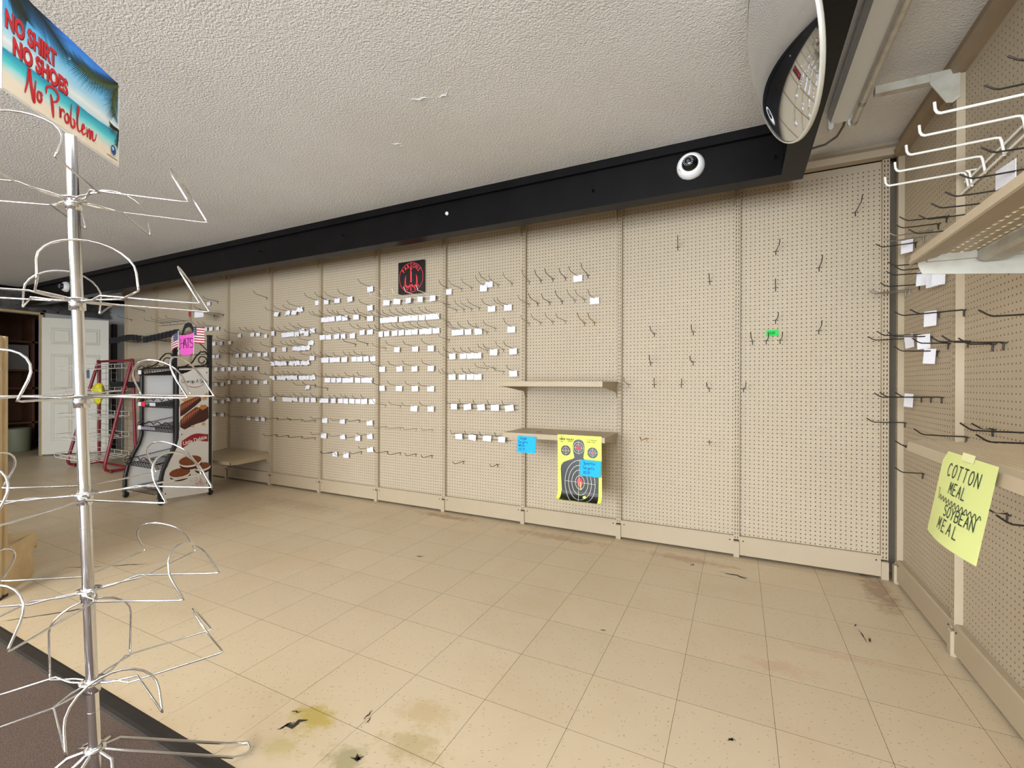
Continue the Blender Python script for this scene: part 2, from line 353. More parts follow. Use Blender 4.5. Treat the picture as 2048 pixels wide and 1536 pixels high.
# dropped beams (L plan) with a top ledge and a lower board
BZ, BY0, BY1, BX0, BX1 = 2.234, 2.812, 2.913, .203, .304
bm1 = struct(MB().box(-9.5, BX0, BY0, BY1, BZ, ZC).build('trim_2', black_m), 'gloss black painted beam running along the long pegboard wall', 'beam')
MB().box(-9.5, BX0, BY0-.028, BY0, ZC-.052, ZC).build('top_ledge', black_m, bm1)
MB().box(-9.5, BX0, BY0-.006, BY0, BZ, BZ+.07).build('lower_board', black_m, bm1)
bm2 = struct(MB().box(BX0, BX1, -4.5, BY1, BZ, ZC).build('trim_3', black_m), 'gloss black painted beam beside the unlit ceiling light', 'beam')
MB().box(BX0-.028, BX0, -4.5, BY0-.028, ZC-.052, ZC).build('top_ledge', black_m, bm2)
MB().box(BX0-.006, BX0, -4.5, BY0-.006, BZ, BZ+.07).build('lower_board', black_m, bm2)
# knobs screwed into the beam
kn = MB().lathe([(0, -.022), (.007, -.02), (.008, -.014), (.004, -.01), (.004, 0)], ax=(0, 1, 0), n=10)
kn.tube([(0, -.016, 0), (.004, -.026, -.006), (0, -.03, -.014), (-.006, -.026, -.016)], .0018, 5)
kme = kn.mesh('screw_hook', black_m)
for i, (x, z) in enumerate([(.165, 2.335), (-.83, 2.34), (-2.98, 2.36), (-4.05, 2.36)]):
    o = obj('screw_hook', kme); o.location = (x, BY0, z); tag(o, '%s small black screw hook from the corner in the black beam' % ORD[i], 'hook', 'screw hooks along the beam')
o = MB().lathe([(0, -.02), (.012, -.018), (.014, -.008), (.009, 0)], ax=(0, 1, 0), n=12).build('screw_plug', M('white_plastic', (228, 226, 222), .4)); o.location = (-1.93, BY0, 2.372)
tag(o, 'small white plug on the face of the black beam', 'plug')

# trim between gondola top and ceiling in the corner
cr = MB(); prof = [(3.33, 2.425), (3.27, 2.425), (3.262, 2.462), (3.30, 2.495), (3.30, ZC), (3.33, ZC)]
cr.prism(prof, lambda a, b: (BX1-.08, a, b), lambda a, b: (.83, a, b))
struct(cr.build('trim_4', steel_m), 'cream cornice strip above the corner pegboard bay', 'trim')
cr = MB(); prof = [(.86, 2.405), (.785, 2.405), (.775, 2.44), (.80, 2.47), (.80, ZC), (.86, ZC)]
cr.prism(prof, lambda a, b: (a, 3.26, b), lambda a, b: (a, -2.0, b))
struct(cr.build('trim_5', M('tan_trim', (150, 132, 108), .6, var=.3, vscale=9, tint=(120, 98, 72))), 'tan cornice strip above the side pegboard run', 'trim')

# ================================================================ GONDOLA RUNS
def perf_panel(w, z0, z1, x0, nx, hx, zz0, nz, hz, rad, thick):
    """hardboard sheet with real round holes; front at y=0, holes go to +y"""
    mb = MB(); cx = [x0+hx*i for i in range(nx)]; cz = [zz0+hz*j for j in range(nz)]
    N8 = 8
    oct_ = [(math.cos(R(22.5+45*k)), math.sin(R(22.5+45*k))) for k in range(N8)]
    out = [(1, .414), (.414, 1), (-.414, 1), (-1, .414), (-1, -.414), (-.414, -1), (.414, -1), (1, -.414)]
    corner = {0: (1, 1), 2: (-1, 1), 4: (-1, -1), 6: (1, -1)}
    for X in cx:
        for Z in cz:
            vs = [(X+a*rad, 0, Z+b*rad) for a, b in oct_]+[(X+a*rad, thick, Z+b*rad) for a, b in oct_]
            vs += [(X+a*hx/2, 0, Z+b*hz/2) for a, b in out]+[(X+a*hx/2, 0, Z+b*hz/2) for a, b in ((1, 1), (-1, 1), (-1, -1), (1, -1))]
            fs = []
            for k in range(8):
                kk = (k+1) % 8
                if k in corner: fs.append((16+k, 24+k//2, 16+kk, kk, k))
                else: fs.append((16+k, 16+kk, kk, k))
            mb.add(vs, fs)
            mb.cur = 1; mb.add(vs[:16], [(k, (k+1) % 8, 8+(k+1) % 8, 8+k) for k in range(8)]); mb.cur = 0
    a0, a1 = x0-hx/2, x0+hx*(nx-.5); b0, b1 = zz0-hz/2, zz0+hz*(nz-.5)
    mb.add([(a0, 0, z0), (a1, 0, z0), (a1, 0, b0), (a0, 0, b0)], [(0, 1, 2, 3)])
    mb.add([(a0, 0, b1), (a1, 0, b1), (a1, 0, z1), (a0, 0, z1)], [(0, 1, 2, 3)])
    return mb
# local frame of a bay: x from 0 (upright of the bay) to -BAY, front face at y=0
pm = perf_panel(BAY, .10, 2.42, HO, 29, HX, Z0, 88, HZ, .0034, .0055)
pm.v = [(x-BAY, y+REC, z) for x, y, z in pm.v]
panel_me = pm.mesh('back_panel', [panel_m, M('raw_hardboard', (112, 82, 56), .9)])
UW = .034
um = MB(); nz = 90
xs = [-UW/2, -.0095, -.0055, .0055, .0095, UW/2]
for j in range(nz):
    a = .115+HZ*j
    for q in (0, 2, 4): um.add([(xs[q], 0, a), (xs[q+1], 0, a), (xs[q+1], 0, a+HZ), (xs[q], 0, a+HZ)], [(0, 1, 2, 3)])
    for q in (1, 3):
        for z0, z1 in ((a, a+.0065), (a+.0195, a+HZ)): um.add([(xs[q], 0, z0), (xs[q+1], 0, z0), (xs[q+1], 0, z1), (xs[q], 0, z1)], [(0, 1, 2, 3)])
zt = .115+HZ*nz
um.add([(-UW/2, 0, zt), (UW/2, 0, zt), (UW/2, 0, 2.42), (-UW/2, 0, 2.42)], [(0, 1, 2, 3)])
for sx in (-1, 1): um.add([(sx*UW/2, 0, .1), (sx*UW/2, .06, .1), (sx*UW/2, .06, 2.42), (sx*UW/2, 0, 2.42)], [(0, 1, 2, 3) if sx > 0 else (3, 2, 1, 0)])
um.cur = 1; um.add([(-UW/2, .05, .1), (UW/2, .05, .1), (UW/2, .05, 2.42), (-UW/2, .05, 2.42)], [(0, 1, 2, 3)])
upright_me = um.mesh('upright', [steel_m, M('bare_steel_inside', (112, 104, 94), .7)])
fm = MB(); pf = [(-.012, .004), (-.012, .098), (-.006, .104), (.02, .104), (.02, 0), (-.008, 0)]
fm.prism(pf, lambda a, b: (-UW/2, a, b), lambda a, b: (UW/2, a, b))
foot_me = fm.mesh('upright_foot', steel_m)
km = MB(); pf = [(0, .016), (.0, .128), (.004, .136), (.03, .137), (.03, .130), (.012, .128), (.012, .016)]
km.prism(pf, lambda a, b: (-BAY+UW/2, a, b), lambda a, b: (-UW/2, a, b))
kick_me = km.mesh('kick_plate', steel_m)
bo = MB().lathe([(.0042, .001), (.0042, -.0014), (.0032, -.0024), (0, -.0026)], ax=(0, 1, 0), n=10)
bolt_me = bo.mesh('bolt_head', M('black_oxide_bolt', (34, 32, 32), .5, metal=.6))
bk = MB(); bk.prism([(.03, 2.42), (-.05, 2.42), (-.06, 2.405), (-.012, 2.31), (0, 2.30), (.03, 2.30)], lambda a, b: (-UW/2-.006, a, b), lambda a, b: (-UW/2-.002, a, b))
bkt_me = bk.mesh('top_bracket', steel_m)
def bay(loc, rz, label, extra=False, bracket=True):
    t = thing('gondola_bay', label, 'pegboard bay', loc, rz)
    obj('back_panel', panel_me, t)
    ups = [0]+([-BAY] if extra else [])
    for x in ups:
        o = obj('upright', upright_me, t); o.location.x = x
        o = obj('upright_foot', foot_me, t); o.location.x = x
        if bracket: o = obj('top_bracket', bkt_me, t); o.location.x = x
    k = obj('kick_plate', kick_me, t)
    for x in (-UW/2-.022, -BAY+UW/2+.022):
        o = obj('bolt_head', bolt_me, k); o.location = (x, 0, .108)
    return t
BL = ['cream pegboard bay with the small green price tag, next to the corner', 'cream pegboard bay with a dozen bare hooks, between the green tag and the wall shelves',
      'cream pegboard bay holding two wall shelves and the yellow target poster', 'cream pegboard bay with large white cards and galvanised hooks beside the wall shelves',
      'cream pegboard bay with the black poster of a red fishing hook', 'cream pegboard bay packed with long rows of flat white cards',
      'cream pegboard bay with rows of crumpled curling white cards', 'cream pegboard bay above the low sloping shelf',
      'cream pegboard bay behind the snack rack with stacked card pairs', 'cream pegboard bay behind the pink paper sign', 'cream pegboard bay at the far end beside the white door']
for k in range(11): bay((U[k], FACE, 0), 0, BL[k], k == 10, k > 0)
SB = [2.520, 1.7545, .989]
SL = ['side pegboard bay in the corner with a row of dark hooks', 'side pegboard bay with the white five-prong hook rail', 'side pegboard bay carrying the two perforated shelves']
for i, y in enumerate(SB): bay((XR, y, 0), R(-90), SL[i], i == 0, False)

# ---------------------------------------------------------------- hooks and price cards on the long run
def hook_mesh(name, L, mat, r=.0024, rise=.028):
    mb = MB()
    mb.tube([(0, 0, 0), (0, -.012, .001), (0, -L*.5, 0), (0, -L+.035, .002), (0, -L+.022, .007), (0, -L, rise)], r, 6)
    mb.tube([(-.0135, .004, 0), (-.0135, -.004, 0), (.0135, -.004, 0), (.0135, .004, 0)], r, 6)
    mb.tube([(0, -.003, .001), (0, -.004, -.024)], r, 6)
    return mb.mesh(name, mat)
HK = {'h': hook_mesh('peg_hook', .17, dark_wire), 'g': hook_mesh('peg_hook', .18, wire_m, .0022), 'b': hook_mesh('peg_hook', .19, brass_m, .0028), 'c': hook_mesh('peg_hook', .185, M('aged_wire', (104, 98, 88), .4, metal=.8), .0022), 'l': hook_mesh('peg_hook', .20, dark_wire)}
HK['k'] = HK['c']
cm_ = MB().box(-.0355, .0355, -.0004, .0004, -.042, .008); card_me = cm_.mesh('price_card', card_m)
def curl_card(seed):
    rg = random.Random(seed); mb = MB(); n = 6; vs = []
    for j in range(4):
        for i in range(n+1):
            x = -.037+.074*i/n; z = .008-.048*j/3
            y = -.010*math.sin(i*1.3+seed)*(.4+.5*j/3)-.006*math.cos(j*1.7+seed*2)-rg.uniform(0, .003)
            vs.append((x, y, z+.004*math.sin(i*.9+seed)))
    return mb.add(vs, [(j*(n+1)+i, j*(n+1)+i+1, (j+1)*(n+1)+i+1, (j+1)*(n+1)+i) for j in range(3) for i in range(n)], True).mesh('price_card', card_m)
curl_me = [curl_card(s) for s in range(5)]
PEGS = {
 0: '78.23h 71.7h 66.16h 62.7h 54.7h 51.16h 49.2h 49.5h 49.8h 37.0h',
 1: '75.14h 65.22h 52.8h 52.18h 44.7h 44.18h 38.1g 38.8h 38.15h 37.22h 23.6b 23.22b',
 2: '70.0g 70.4h 70.8h 70.12h 70.16c 70.19h 63.0g 63.3h 63.7h 63.11h 63.15g 63.18g 63.21c 57.0g 57.4g 57.8g 57.12g 56.18b 56.21b',
 3: '71.16c 70.0c 70.5g 70.9g 70.14c 70.19g 70.24g 65.0g 63.3g 63.6g 63.9g 63.12g 63.17c 63.21g 63.23c 59.0g 56.3c 56.5c 56.8c 56.12c 56.18g 56.24c 55.15g 53.0g 49.15g 49.18c 49.21g 49.25c 48.2c 48.6c 48.9c 48.12c 47.0g 43.15g 43.18g 42.21g 42.25c 41.0g 41.2c 41.6c 41.9c 41.12c 12.6h 12.19h',
 4: '62.1c 62.4c 62.7c 62.10c 62.13c 62.16c 62.19c 62.22c 62.25c 57.0c 57.3c 57.7c 57.10c 57.13c 57.16c 57.19c 57.22c 57.25c 51.2g 51.8c 51.16c 51.23c 44.1c 44.9c 44.16c 44.23c 37.1c 37.9c 37.16c 37.23c 30.2g 30.9g 30.16c 30.23c 22.2g 22.9g 22.16g 22.23g 13.3h 13.9h 13.16h 13.23h',
 5: '74.25c 71.2c 71.8c 71.15c 70.6h 67.25c 64.0c 64.2c 64.5c 64.9c 64.12c 64.18c 63.14h 63.22h 63.25c 58.21c 58.25c 57.0c 57.3c 57.8c 57.11c 57.16c 53.17h 53.23h 48.0c 48.2c 48.5c 48.8c 48.12c 48.17c 48.20c 48.23c 48.26c 40.3c 40.6c 40.9c 40.12c 40.15c 40.19c 40.22c 40.25c 36.2h 32.0c 32.2c 32.6c 32.10c 32.13c 32.16c 32.19c 32.22c 32.26c 24.1c 24.11c 24.19h 24.25c 19.25c 18.1c 18.11c 18.19c 14.25c 12.20h 11.6h 11.7c 11.13c',
 6: '71.27c 69.17k 68.3k 68.9k 68.14k 60.0c 60.18k 60.24c 59.7c 59.9c 59.12c 59.15c 59.21c 55.23k 53.0c 53.7c 53.13k 53.16k 53.18k 53.21k 49.24c 47.0k 47.2k 47.5k 47.8k 47.12k 47.15k 47.18k 47.21k 41.0k 41.4k 41.7k 41.11k 41.14k 41.18k 41.21k 41.24k 37.21k 37.25h 32.0k 32.8c 32.11c 32.14k 32.18c 32.21c 32.25c 23.2h 23.10h 23.17h 23.25h 16.2h 16.9h 16.17h 16.25h',
 7: '75.25h 60.7c 60.16c 60.20c 59.25c 57.0c 51.1h 51.6c 51.11c 51.15c 51.21c 51.25c 45.0c 45.4c 45.10c 45.15c 45.19c 39.0c 39.7c 39.13c 39.19c 39.25c 31.0k 31.7c 31.14c 31.19k 23.8h 23.14c 23.20c 23.24c',
 8: '76.14c 76.20h 72.12h 64.12c 64.16c 64.21c 57.18c 57.24c 51.18c 51.21c 45.20c 45.25c 38.20c 38.25c 30.20c 30.25c 24.19c 24.25c',
 10: '76.16h 72.3h'}
WHERE = ['of the green tag bay', 'of the sparse hook bay', 'above the two wall shelves', 'of the bay beside the shelves', 'of the hook poster bay',
         'of the densest card bay', 'of the crumpled card bay', 'above the low sloping shelf', 'behind the snack rack', '', 'beside the white door']
KIND = {'h': 'dark wire peg hook', 'g': 'bare galvanised peg hook', 'b': 'brass ended peg hook', 'c': 'thin card-holding wire hook', 'k': 'thin card-holding wire hook'}
for k, s in PEGS.items():
    its = []
    for it in s.split():
        r, c = map(int, it[:-1].split('.')); its.append((r, c, it[-1]))
    rows = []; last = None
    for r, c, t in sorted(its, key=lambda q: -q[0]):
        if last is None or last-r > 2: rows.append([]); last = r
        rows[-1].append((r, c, t))
    for ri, rw in enumerate(rows):
        rw.sort(key=lambda q: -q[1]); nc = 0
        for i, (r, c, t) in enumerate(rw):
            x = U[k+1]+HO+(c+.5)*HX; z = Z0+HZ*r
            o = obj('peg_hook', HK[t]); o.location = (x, FACE+REC-.0005, z)
            o.rotation_euler = (R(random.uniform(-9, -2) if r > 28 else random.uniform(-2, 2)), 0, R(random.uniform(-6, 6) if k > 1 else random.uniform(-9, 9)))
            if k <= 1 and t == 'h': o.scale = (1, random.choice((.55, .8, .9, 1)), 1)
            tag(o, '%s, %s from corner in row %s %s' % (KIND[t], ORD[i], NUM[ri], WHERE[k]), 'hook', 'peg hooks '+WHERE[k])
            if t in 'ck':
                q = obj('price_card', card_me if t == 'c' else random.choice(curl_me))
                q.location = (x+random.uniform(-.003, .003), FACE+REC-.018-random.uniform(0, .012), z-.003)
                sc = (.86 if k in (7, 8) else 1.0)
                q.scale = (sc, 1, sc*random.uniform(.95, 1.05)); q.rotation_euler = (R(random.uniform(-4, 4)), R(random.gauss(0, 2.6)), R(random.uniform(-6, 6)))
                tag(q, '%s white card, %s from corner in row %s %s' % ('flat' if t == 'c' else 'crumpled', ORD[nc], NUM[ri], WHERE[k]), 'price card', 'price cards '+WHERE[k]); nc += 1
# rail bars with several prongs
def prong_rail(name, label, x0, x1, z, y0, n, L, mat, cards):
    t = thing(name, label, 'hook rail', ((x0+x1)/2, y0, z))
    MB().tube([(x0, y0-.010, z), (x1, y0-.010, z)], .003).tube([(x0, y0-.010, z-.035), (x1, y0-.010, z-.035)], .003).build('rail_bar', mat, t, True)
    for i in range(n):
        x = x0+(x1-x0)*(i+.5)/n
        MB().tube([(x, y0-.012, z-.037), (x, y0-.014, z+.002), (x, y0-L+.02, z+.010), (x, y0-L, z+.045)], .0030).build('prong', mat, t, True)
        MB().tube([(x+.02, y0-.010, z), (x+.02, y0+.004, z)], .002).build('rail_clip', mat, t, True)
        if cards:
            q = obj('price_card', card_me); q.location = (x, y0-.03-random.uniform(0, .012), z-.006); q.scale = (1.05, 1, 1)
            q.rotation_euler = (R(random.uniform(-5, 5)), R(random.uniform(-9, 9)), R(random.uniform(-14, 14)))
            tag(q, '%s white card from the corner end on the ' % ORD[n-1-i]+cards, 'price card', 'cards on the '+cards)
PY = FACE+REC
prong_rail('hook_rail', 'white wire rail of five prongs below the black hook poster', -3.02, -2.36, 1.895, PY, 5, .26, white_wire, 'five-prong rail below the black hook poster')
prong_rail('hook_rail', 'wire rail of five prongs beside the upper wall shelf, carrying tilted cards', -2.26, -1.60, .945, PY, 5, .16, wire_m, 'five-prong rail beside the upper wall shelf')
prong_rail('hook_rail', 'wire rail of four prongs beside the lower wall shelf, carrying doubled cards', -2.22, -1.66, .69, PY, 4, .16, wire_m, 'four-prong rail beside the lower wall shelf')
prong_rail('hook_rail', 'thin wire rail of four prongs above the black label plates', -6.85, -6.2, 1.90, PY, 4, .22, wire_m, None)

# black label plates on long hooks at the far end
lh = MB(); lh.tube([(0, 0, 0), (0, -.30, .004)], .0026).tube([(0, -.012, .03), (0, -.30, .03)], .002).tube([(-.0135, .004, 0), (-.0135, -.004, 0), (.0135, -.004, 0), (.0135, .004, 0)], .0024)
lh_me = lh.mesh('wire_arm', dark_wire)
pl_me = MB().box(-.054, .054, -.004, 0, -.034, .04).mesh('label_plate', black_plate)
def plate_hook(x, z, where, i):
    t = thing('label_hook', ORD[i]+' black-plated wire hook from the corner '+where, 'hook', (x, PY, z), 0, 'black plate hooks '+where)
    obj('wire_arm', lh_me, t); o = obj('label_plate', pl_me, t); o.location.y = -.30
for i in range(9):
    plate_hook(-6.70-.086*i, 1.665+.022*math.sin(math.pi*min(1, i/6)), 'in the end bay by the white door', i)
    plate_hook(-5.885-.083*i, 1.70-.007*i, 'in the bay behind the pink paper sign', i)
for i in range(8): plate_hook(-6.70-.092*i, 1.085+.006*(i % 2), 'low in the end bay behind the red rack', i)
# octagon tag and white card high on the bay behind the pink sign
o = MB().lathe([(0, -.002), (.05, -.002), (.05, .002), (0, .002)], ax=(0, 1, 0), n=8, smooth=False).build('octagon_tag', M('red_card', (226, 48, 62), .6)); o.location = (-5.66, 3.06, 1.92); o.rotation_euler = (0, R(22.5), R(-40))
tag(o, 'red octagonal tag hanging high beside a blank white card', 'tag')
o = MB().box(-.085, .085, -.001, .001, -.035, .035).build('blank_card', card_m); o.location = (-5.48, 3.06, 1.895)
tag(o, 'wide blank white card beside the red octagonal tag', 'card')
for x, z in ((-5.66, 1.935), (-5.48, 1.93)):
    o = obj('peg_hook', HK['l']); o.scale = (1, 1.4, 1); o.location = (x, PY, z); tag(o, 'long peg hook carrying the '+('red octagonal tag' if x < -5.6 else 'wide blank white card'), 'hook')

# ---------------------------------------------------------------- wall shelves
def bracket(t, x, yf, zt, name='shelf_bracket', mat=None, h=.085):
    MB().prism([(PY, zt), (yf+.03, zt), (yf+.03, zt-.018), (yf+.10, zt-.026), (PY-.06, zt-h*.62), (PY-.045, zt-h), (PY-.03, zt-h-.03), (PY, zt-h-.035)],
               lambda a, b: (x-.0025, a, b), lambda a, b: (x+.0025, a, b)).build(name, mat or steel_m, t, True)
def wall_shelf(label, k, zt, yf, drop=0):
    x0, x1 = U[k+1]+.006, U[k]-.006
    t = thing('wall_shelf', label, 'shelf', ((x0+x1)/2, PY, zt))
    def hx(y0, y1, a, b): return [(x0, y0, a(y0)), (x1, y0, a(y0)), (x1, y1, a(y1)), (x0, y1, a(y1))]
    f = lambda y: zt-drop*(PY-y)/(PY-yf)
    MB().hexa([(x0, yf, f(yf)-.004), (x1, yf, f(yf)-.004), (x1, PY-.012, f(PY)-.004), (x0, PY-.012, f(PY)-.004)], [(x0, yf, f(yf)), (x1, yf, f(yf)), (x1, PY-.012, f(PY)), (x0, PY-.012, f(PY))]).build('shelf_deck', shelf_m, t, True)
    lp = MB(); lp.prism([(yf-.004, f(yf)+.001), (yf-.004, f(yf)-.034), (yf+.012, f(yf)-.036), (yf+.012, f(yf)-.031), (yf+.001, f(yf)-.029), (yf+.001, f(yf)+.001)], lambda a, b: (x0, a, b), lambda a, b: (x1, a, b))
    lp.build('front_lip', steel_m, t, True)
    for x in (x0+.012, x1-.012):
        MB().prism([(PY, f(PY)-.004), (yf+.02, f(yf)-.004), (yf+.02, f(yf)-.036), (yf+.09, f(yf)-.042), (PY-.06, f(PY)-.075), (PY-.045, f(PY)-.10), (PY-.032, f(PY)-.125), (PY, f(PY)-.13)],
                   lambda a, b: (x-.002, a, b), lambda a, b: (x+.002, a, b)).build('shelf_bracket', steel_m, t, True)
        MB().box(x-.004, x+.004, yf+.012, PY-.012, f(yf)-.03 if drop == 0 else f(yf)-.02, f(yf)-.004).build('side_flange', shelf_m, t, True)
    return t
wall_shelf('upper empty cream wall shelf with plain front edge', 2, 1.137, 2.885)
s2 = wall_shelf('lower cream wall shelf with the yellow target hung from its front edge', 2, .768, 2.945)
wall_shelf('low cream shelf sloping forward beside the snack rack', 7, .362, 2.872, .045)
MB().box(-1.33, -1.29, 3.08, 3.10, .768, .7695).build('residue', M('red_smear', (150, 60, 40), .7), s2, True)

# target poster hung from the lower shelf
def tf(u, v, l):
    """u -0.1525..0.1525, v 0..-0.457; the sheet hangs straight and curls forward at the bottom"""
    x = -.957+u+.012*(-v/.457); s = -v
    if s < .37: y, z = 2.9385-.02*(s/.37), .776-s
    else:
        a = (s-.37)/.055; y = 2.9185-.055*(1-math.cos(a)); z = .776-.37-.055*math.sin(a)
    return (x, y-l, z)
T = thing('target_poster', 'yellow paper shooting target with a black silhouette hanging from the lower shelf', 'poster', (-.957, 2.92, .33))
sh = Flat(tf, 0); vv = [0, -.1, -.2, -.3, -.37]+[-.37-.087*i/8 for i in range(1, 9)]
sh.strip([(v, -.1525, .1525) for v in vv]).build('paper_sheet', M('neon_yellow_paper', (226, 240, 96), .6), T)
body = [(-.026, .0, .0), (-.030, -.022, .016), (-.038, -.034, .027), (-.055, -.042, .035), (-.08, -.0455, .0385), (-.105, -.043, .036), (-.13, -.037, .031), (-.15, -.034, .029), (-.16, -.05, .04), (-.172, -.085, .075),
        (-.185, -.112, .105), (-.205, -.127, .126), (-.23, -.131, .132), (-.30, -.127, .132), (-.37, -.123, .13)]+[(-.37-.08*i/7, -.126-.004*i/7, .13) for i in range(1, 8)]
Flat(tf, .0010).strip(body).disc(-.094, -.105, .035).disc(.092, -.109, .036).build('silhouette', M('print_black', (24, 24, 26), .32), T)
w_ = Flat(tf, .0017)
for a, b, c in ((.104, .150, -.315), (.079, .115, -.312), (.056, .082, -.31), (.031, .044, -.31)): w_.ring(.004, c, a, b, .0026, 48)
w_.line([(.004, -.16), (.004, -.44)], .002).line([(-.10, -.306), (.108, -.314)], .002)
for u, v in ((-.004, -.082),): w_.ring(u, v, .036, .037, .0022).ring(u, v, .022, .022, .0018).line([(u-.04, v), (u+.04, v)], .0015).line([(u, v-.045), (u, v+.045)], .0015)
for u, v in ((-.094, -.105), (.092, -.109)): w_.ring(u, v, .021, .021, .0016).ring(u, v, .009, .009, .0014).line([(u-.034, v), (u+.034, v)], .0012).line([(u, v-.034), (u, v+.034)], .0012)
w_.build('score_rings', M('print_pale', (214, 214, 190), .6), T)
Flat(tf, .0022).disc(.004, -.308, .019, .029).disc(-.004, -.082, .0135).disc(-.094, -.105, .004).disc(.092, -.109, .004).build('bullseye', M('print_red', (232, 40, 70), .5), T)
Flat(tf, .0026).strip([(-.305, .007, .013), (-.36, .008, .014)]).disc(.038, -.404, .012, .010).build('splash_mark', M('splash_yellow', (222, 236, 120), .6), T)
pt = Flat(tf, .0012); pt.font('SPLATTERBURST', -.083, -.034, .0135, bold=.0004, sx=1.0).font('TARGETS', -.062, -.045, .0105, bold=.0003).font('12" x 18" Silhouette', .083, -.030, .0095, bold=.0002).font('Splatter Target', .083, -.042, .0095, bold=.0002)
pt.ring(-.122, -.030, .018, .018, .0022).ring(-.122, -.030, .008, .008, .0015).line([(-.144, -.030), (-.10, -.030)], .0018).line([(-.122, -.054), (-.122, -.006)], .0018).build('print_lettering', ink, T)
# blue handwritten notes
blue_m = M('blue_card', (0, 166, 222), .7)
def note(label, x0, x1, z0, z1, y, lines, tilt=0):
    n = thing('price_note', label, 'note', ((x0+x1)/2, y, z0)); fn = lambda u, v, l: (x0+u, y-l-.01*(z1-z0-v)/.1, z0+v+tilt*u)
    MB().prism([(0, 0), (x1-x0, 0), (x1-x0, z1-z0), (0, z1-z0)], lambda a, b: fn(a, b, 0), lambda a, b: fn(a, b, .0012)).build('card', blue_m, n, True)
    f = Flat(fn, .002)
    for st, u, v, h in lines: f.text(st, u, v, h, h*.11, .12, adv=.66)
    f.build('handwriting', M('ink_navy', (16, 40, 80), .8), n)
    return n
note('blue handwritten note reading Single Targets White on the lower shelf edge', -1.412, -1.268, .635, .75, 2.935, [('Single', .018, .092, .017), ('Targets', .006, .066, .017), ('White', .012, .042, .017), ('$2.75', .018, .016, .015)])
note('blue handwritten note reading Splatter Targets taped over the yellow target', -.935, -.797, .519, .623, 2.902, [('Splatter', .02, .075, .018), ('Targets', .014, .045, .018), ('$2.00', .022, .016, .016)], -.02)
# black hook poster
P = thing('hook_poster', 'black square poster with a red treble fishing hook inside a red circle', 'poster', (-2.672, PY, 1.94))
pc = V3((-2.672, 3.312, 2.082)); pf_ = lambda u, v, l: (pc.x+u, pc.y-l, pc.z+v)
MB().box(pc.x-.148, pc.x+.148, pc.y, pc.y+.003, pc.z-.148, pc.z+.148).build('poster_sheet', M('poster_black', (20, 16, 20), .4), P, True)
f = Flat(pf_); f.ring(0, 0, .134, .134, .004, 56)
red_m = M('poster_red', (236, 62, 72), .6)
f.line([(0, .056), (0, -.045)], .016).ring(.034, -.045, .034, .038, .016, 20, 180, 350).ring(-.034, -.045, .034, .038, .016, 20, 0, -170)
f.line([(.067, -.05), (.065, -.005), (.056, .024)], [.015, .011, .001]).line([(-.067, -.05), (-.065, -.005), (-.056, .024)], [.015, .011, .001]).build('hook_emblem', red_m, P)
f = Flat(pf_)
for i, ch in enumerate('PARSONS'):
    a = R(90+42*(3-i)/3*1.28); f.font(ch, .092*math.cos(a), .092*math.sin(a), .052, rot=a-math.pi/2, bold=.0009, sx=.74)
for i, ch in enumerate('LURES'):
    a = R(270+46*(i-2)/2); f.font(ch, .122*math.cos(a), .122*math.sin(a), .050, rot=a+math.pi/2, bold=.0009, sx=.74)
f.font('P', 0, .055, .05, bold=.001).build('lettering', red_m, P)
# green tag
G = thing('green_tag', 'small bright green price tag on the pegboard beside the corner', 'tag', (.19, PY, 1.43)); gf = lambda u, v, l: (.155+u, PY-.004-l, 1.428+v+.03*u)
MB().prism([(0, 0), (.067, 0), (.067, .039), (0, .039)], lambda a, b: gf(a, b, 0), lambda a, b: gf(a, b, .001)).build('tag_card', M('green_card', (30, 200, 80), .7), G, True)
f = Flat(gf, .0018); f.text('$3.00', .006, .013, .014, .002, .1, adv=.66); f.build('handwriting', ink, G)

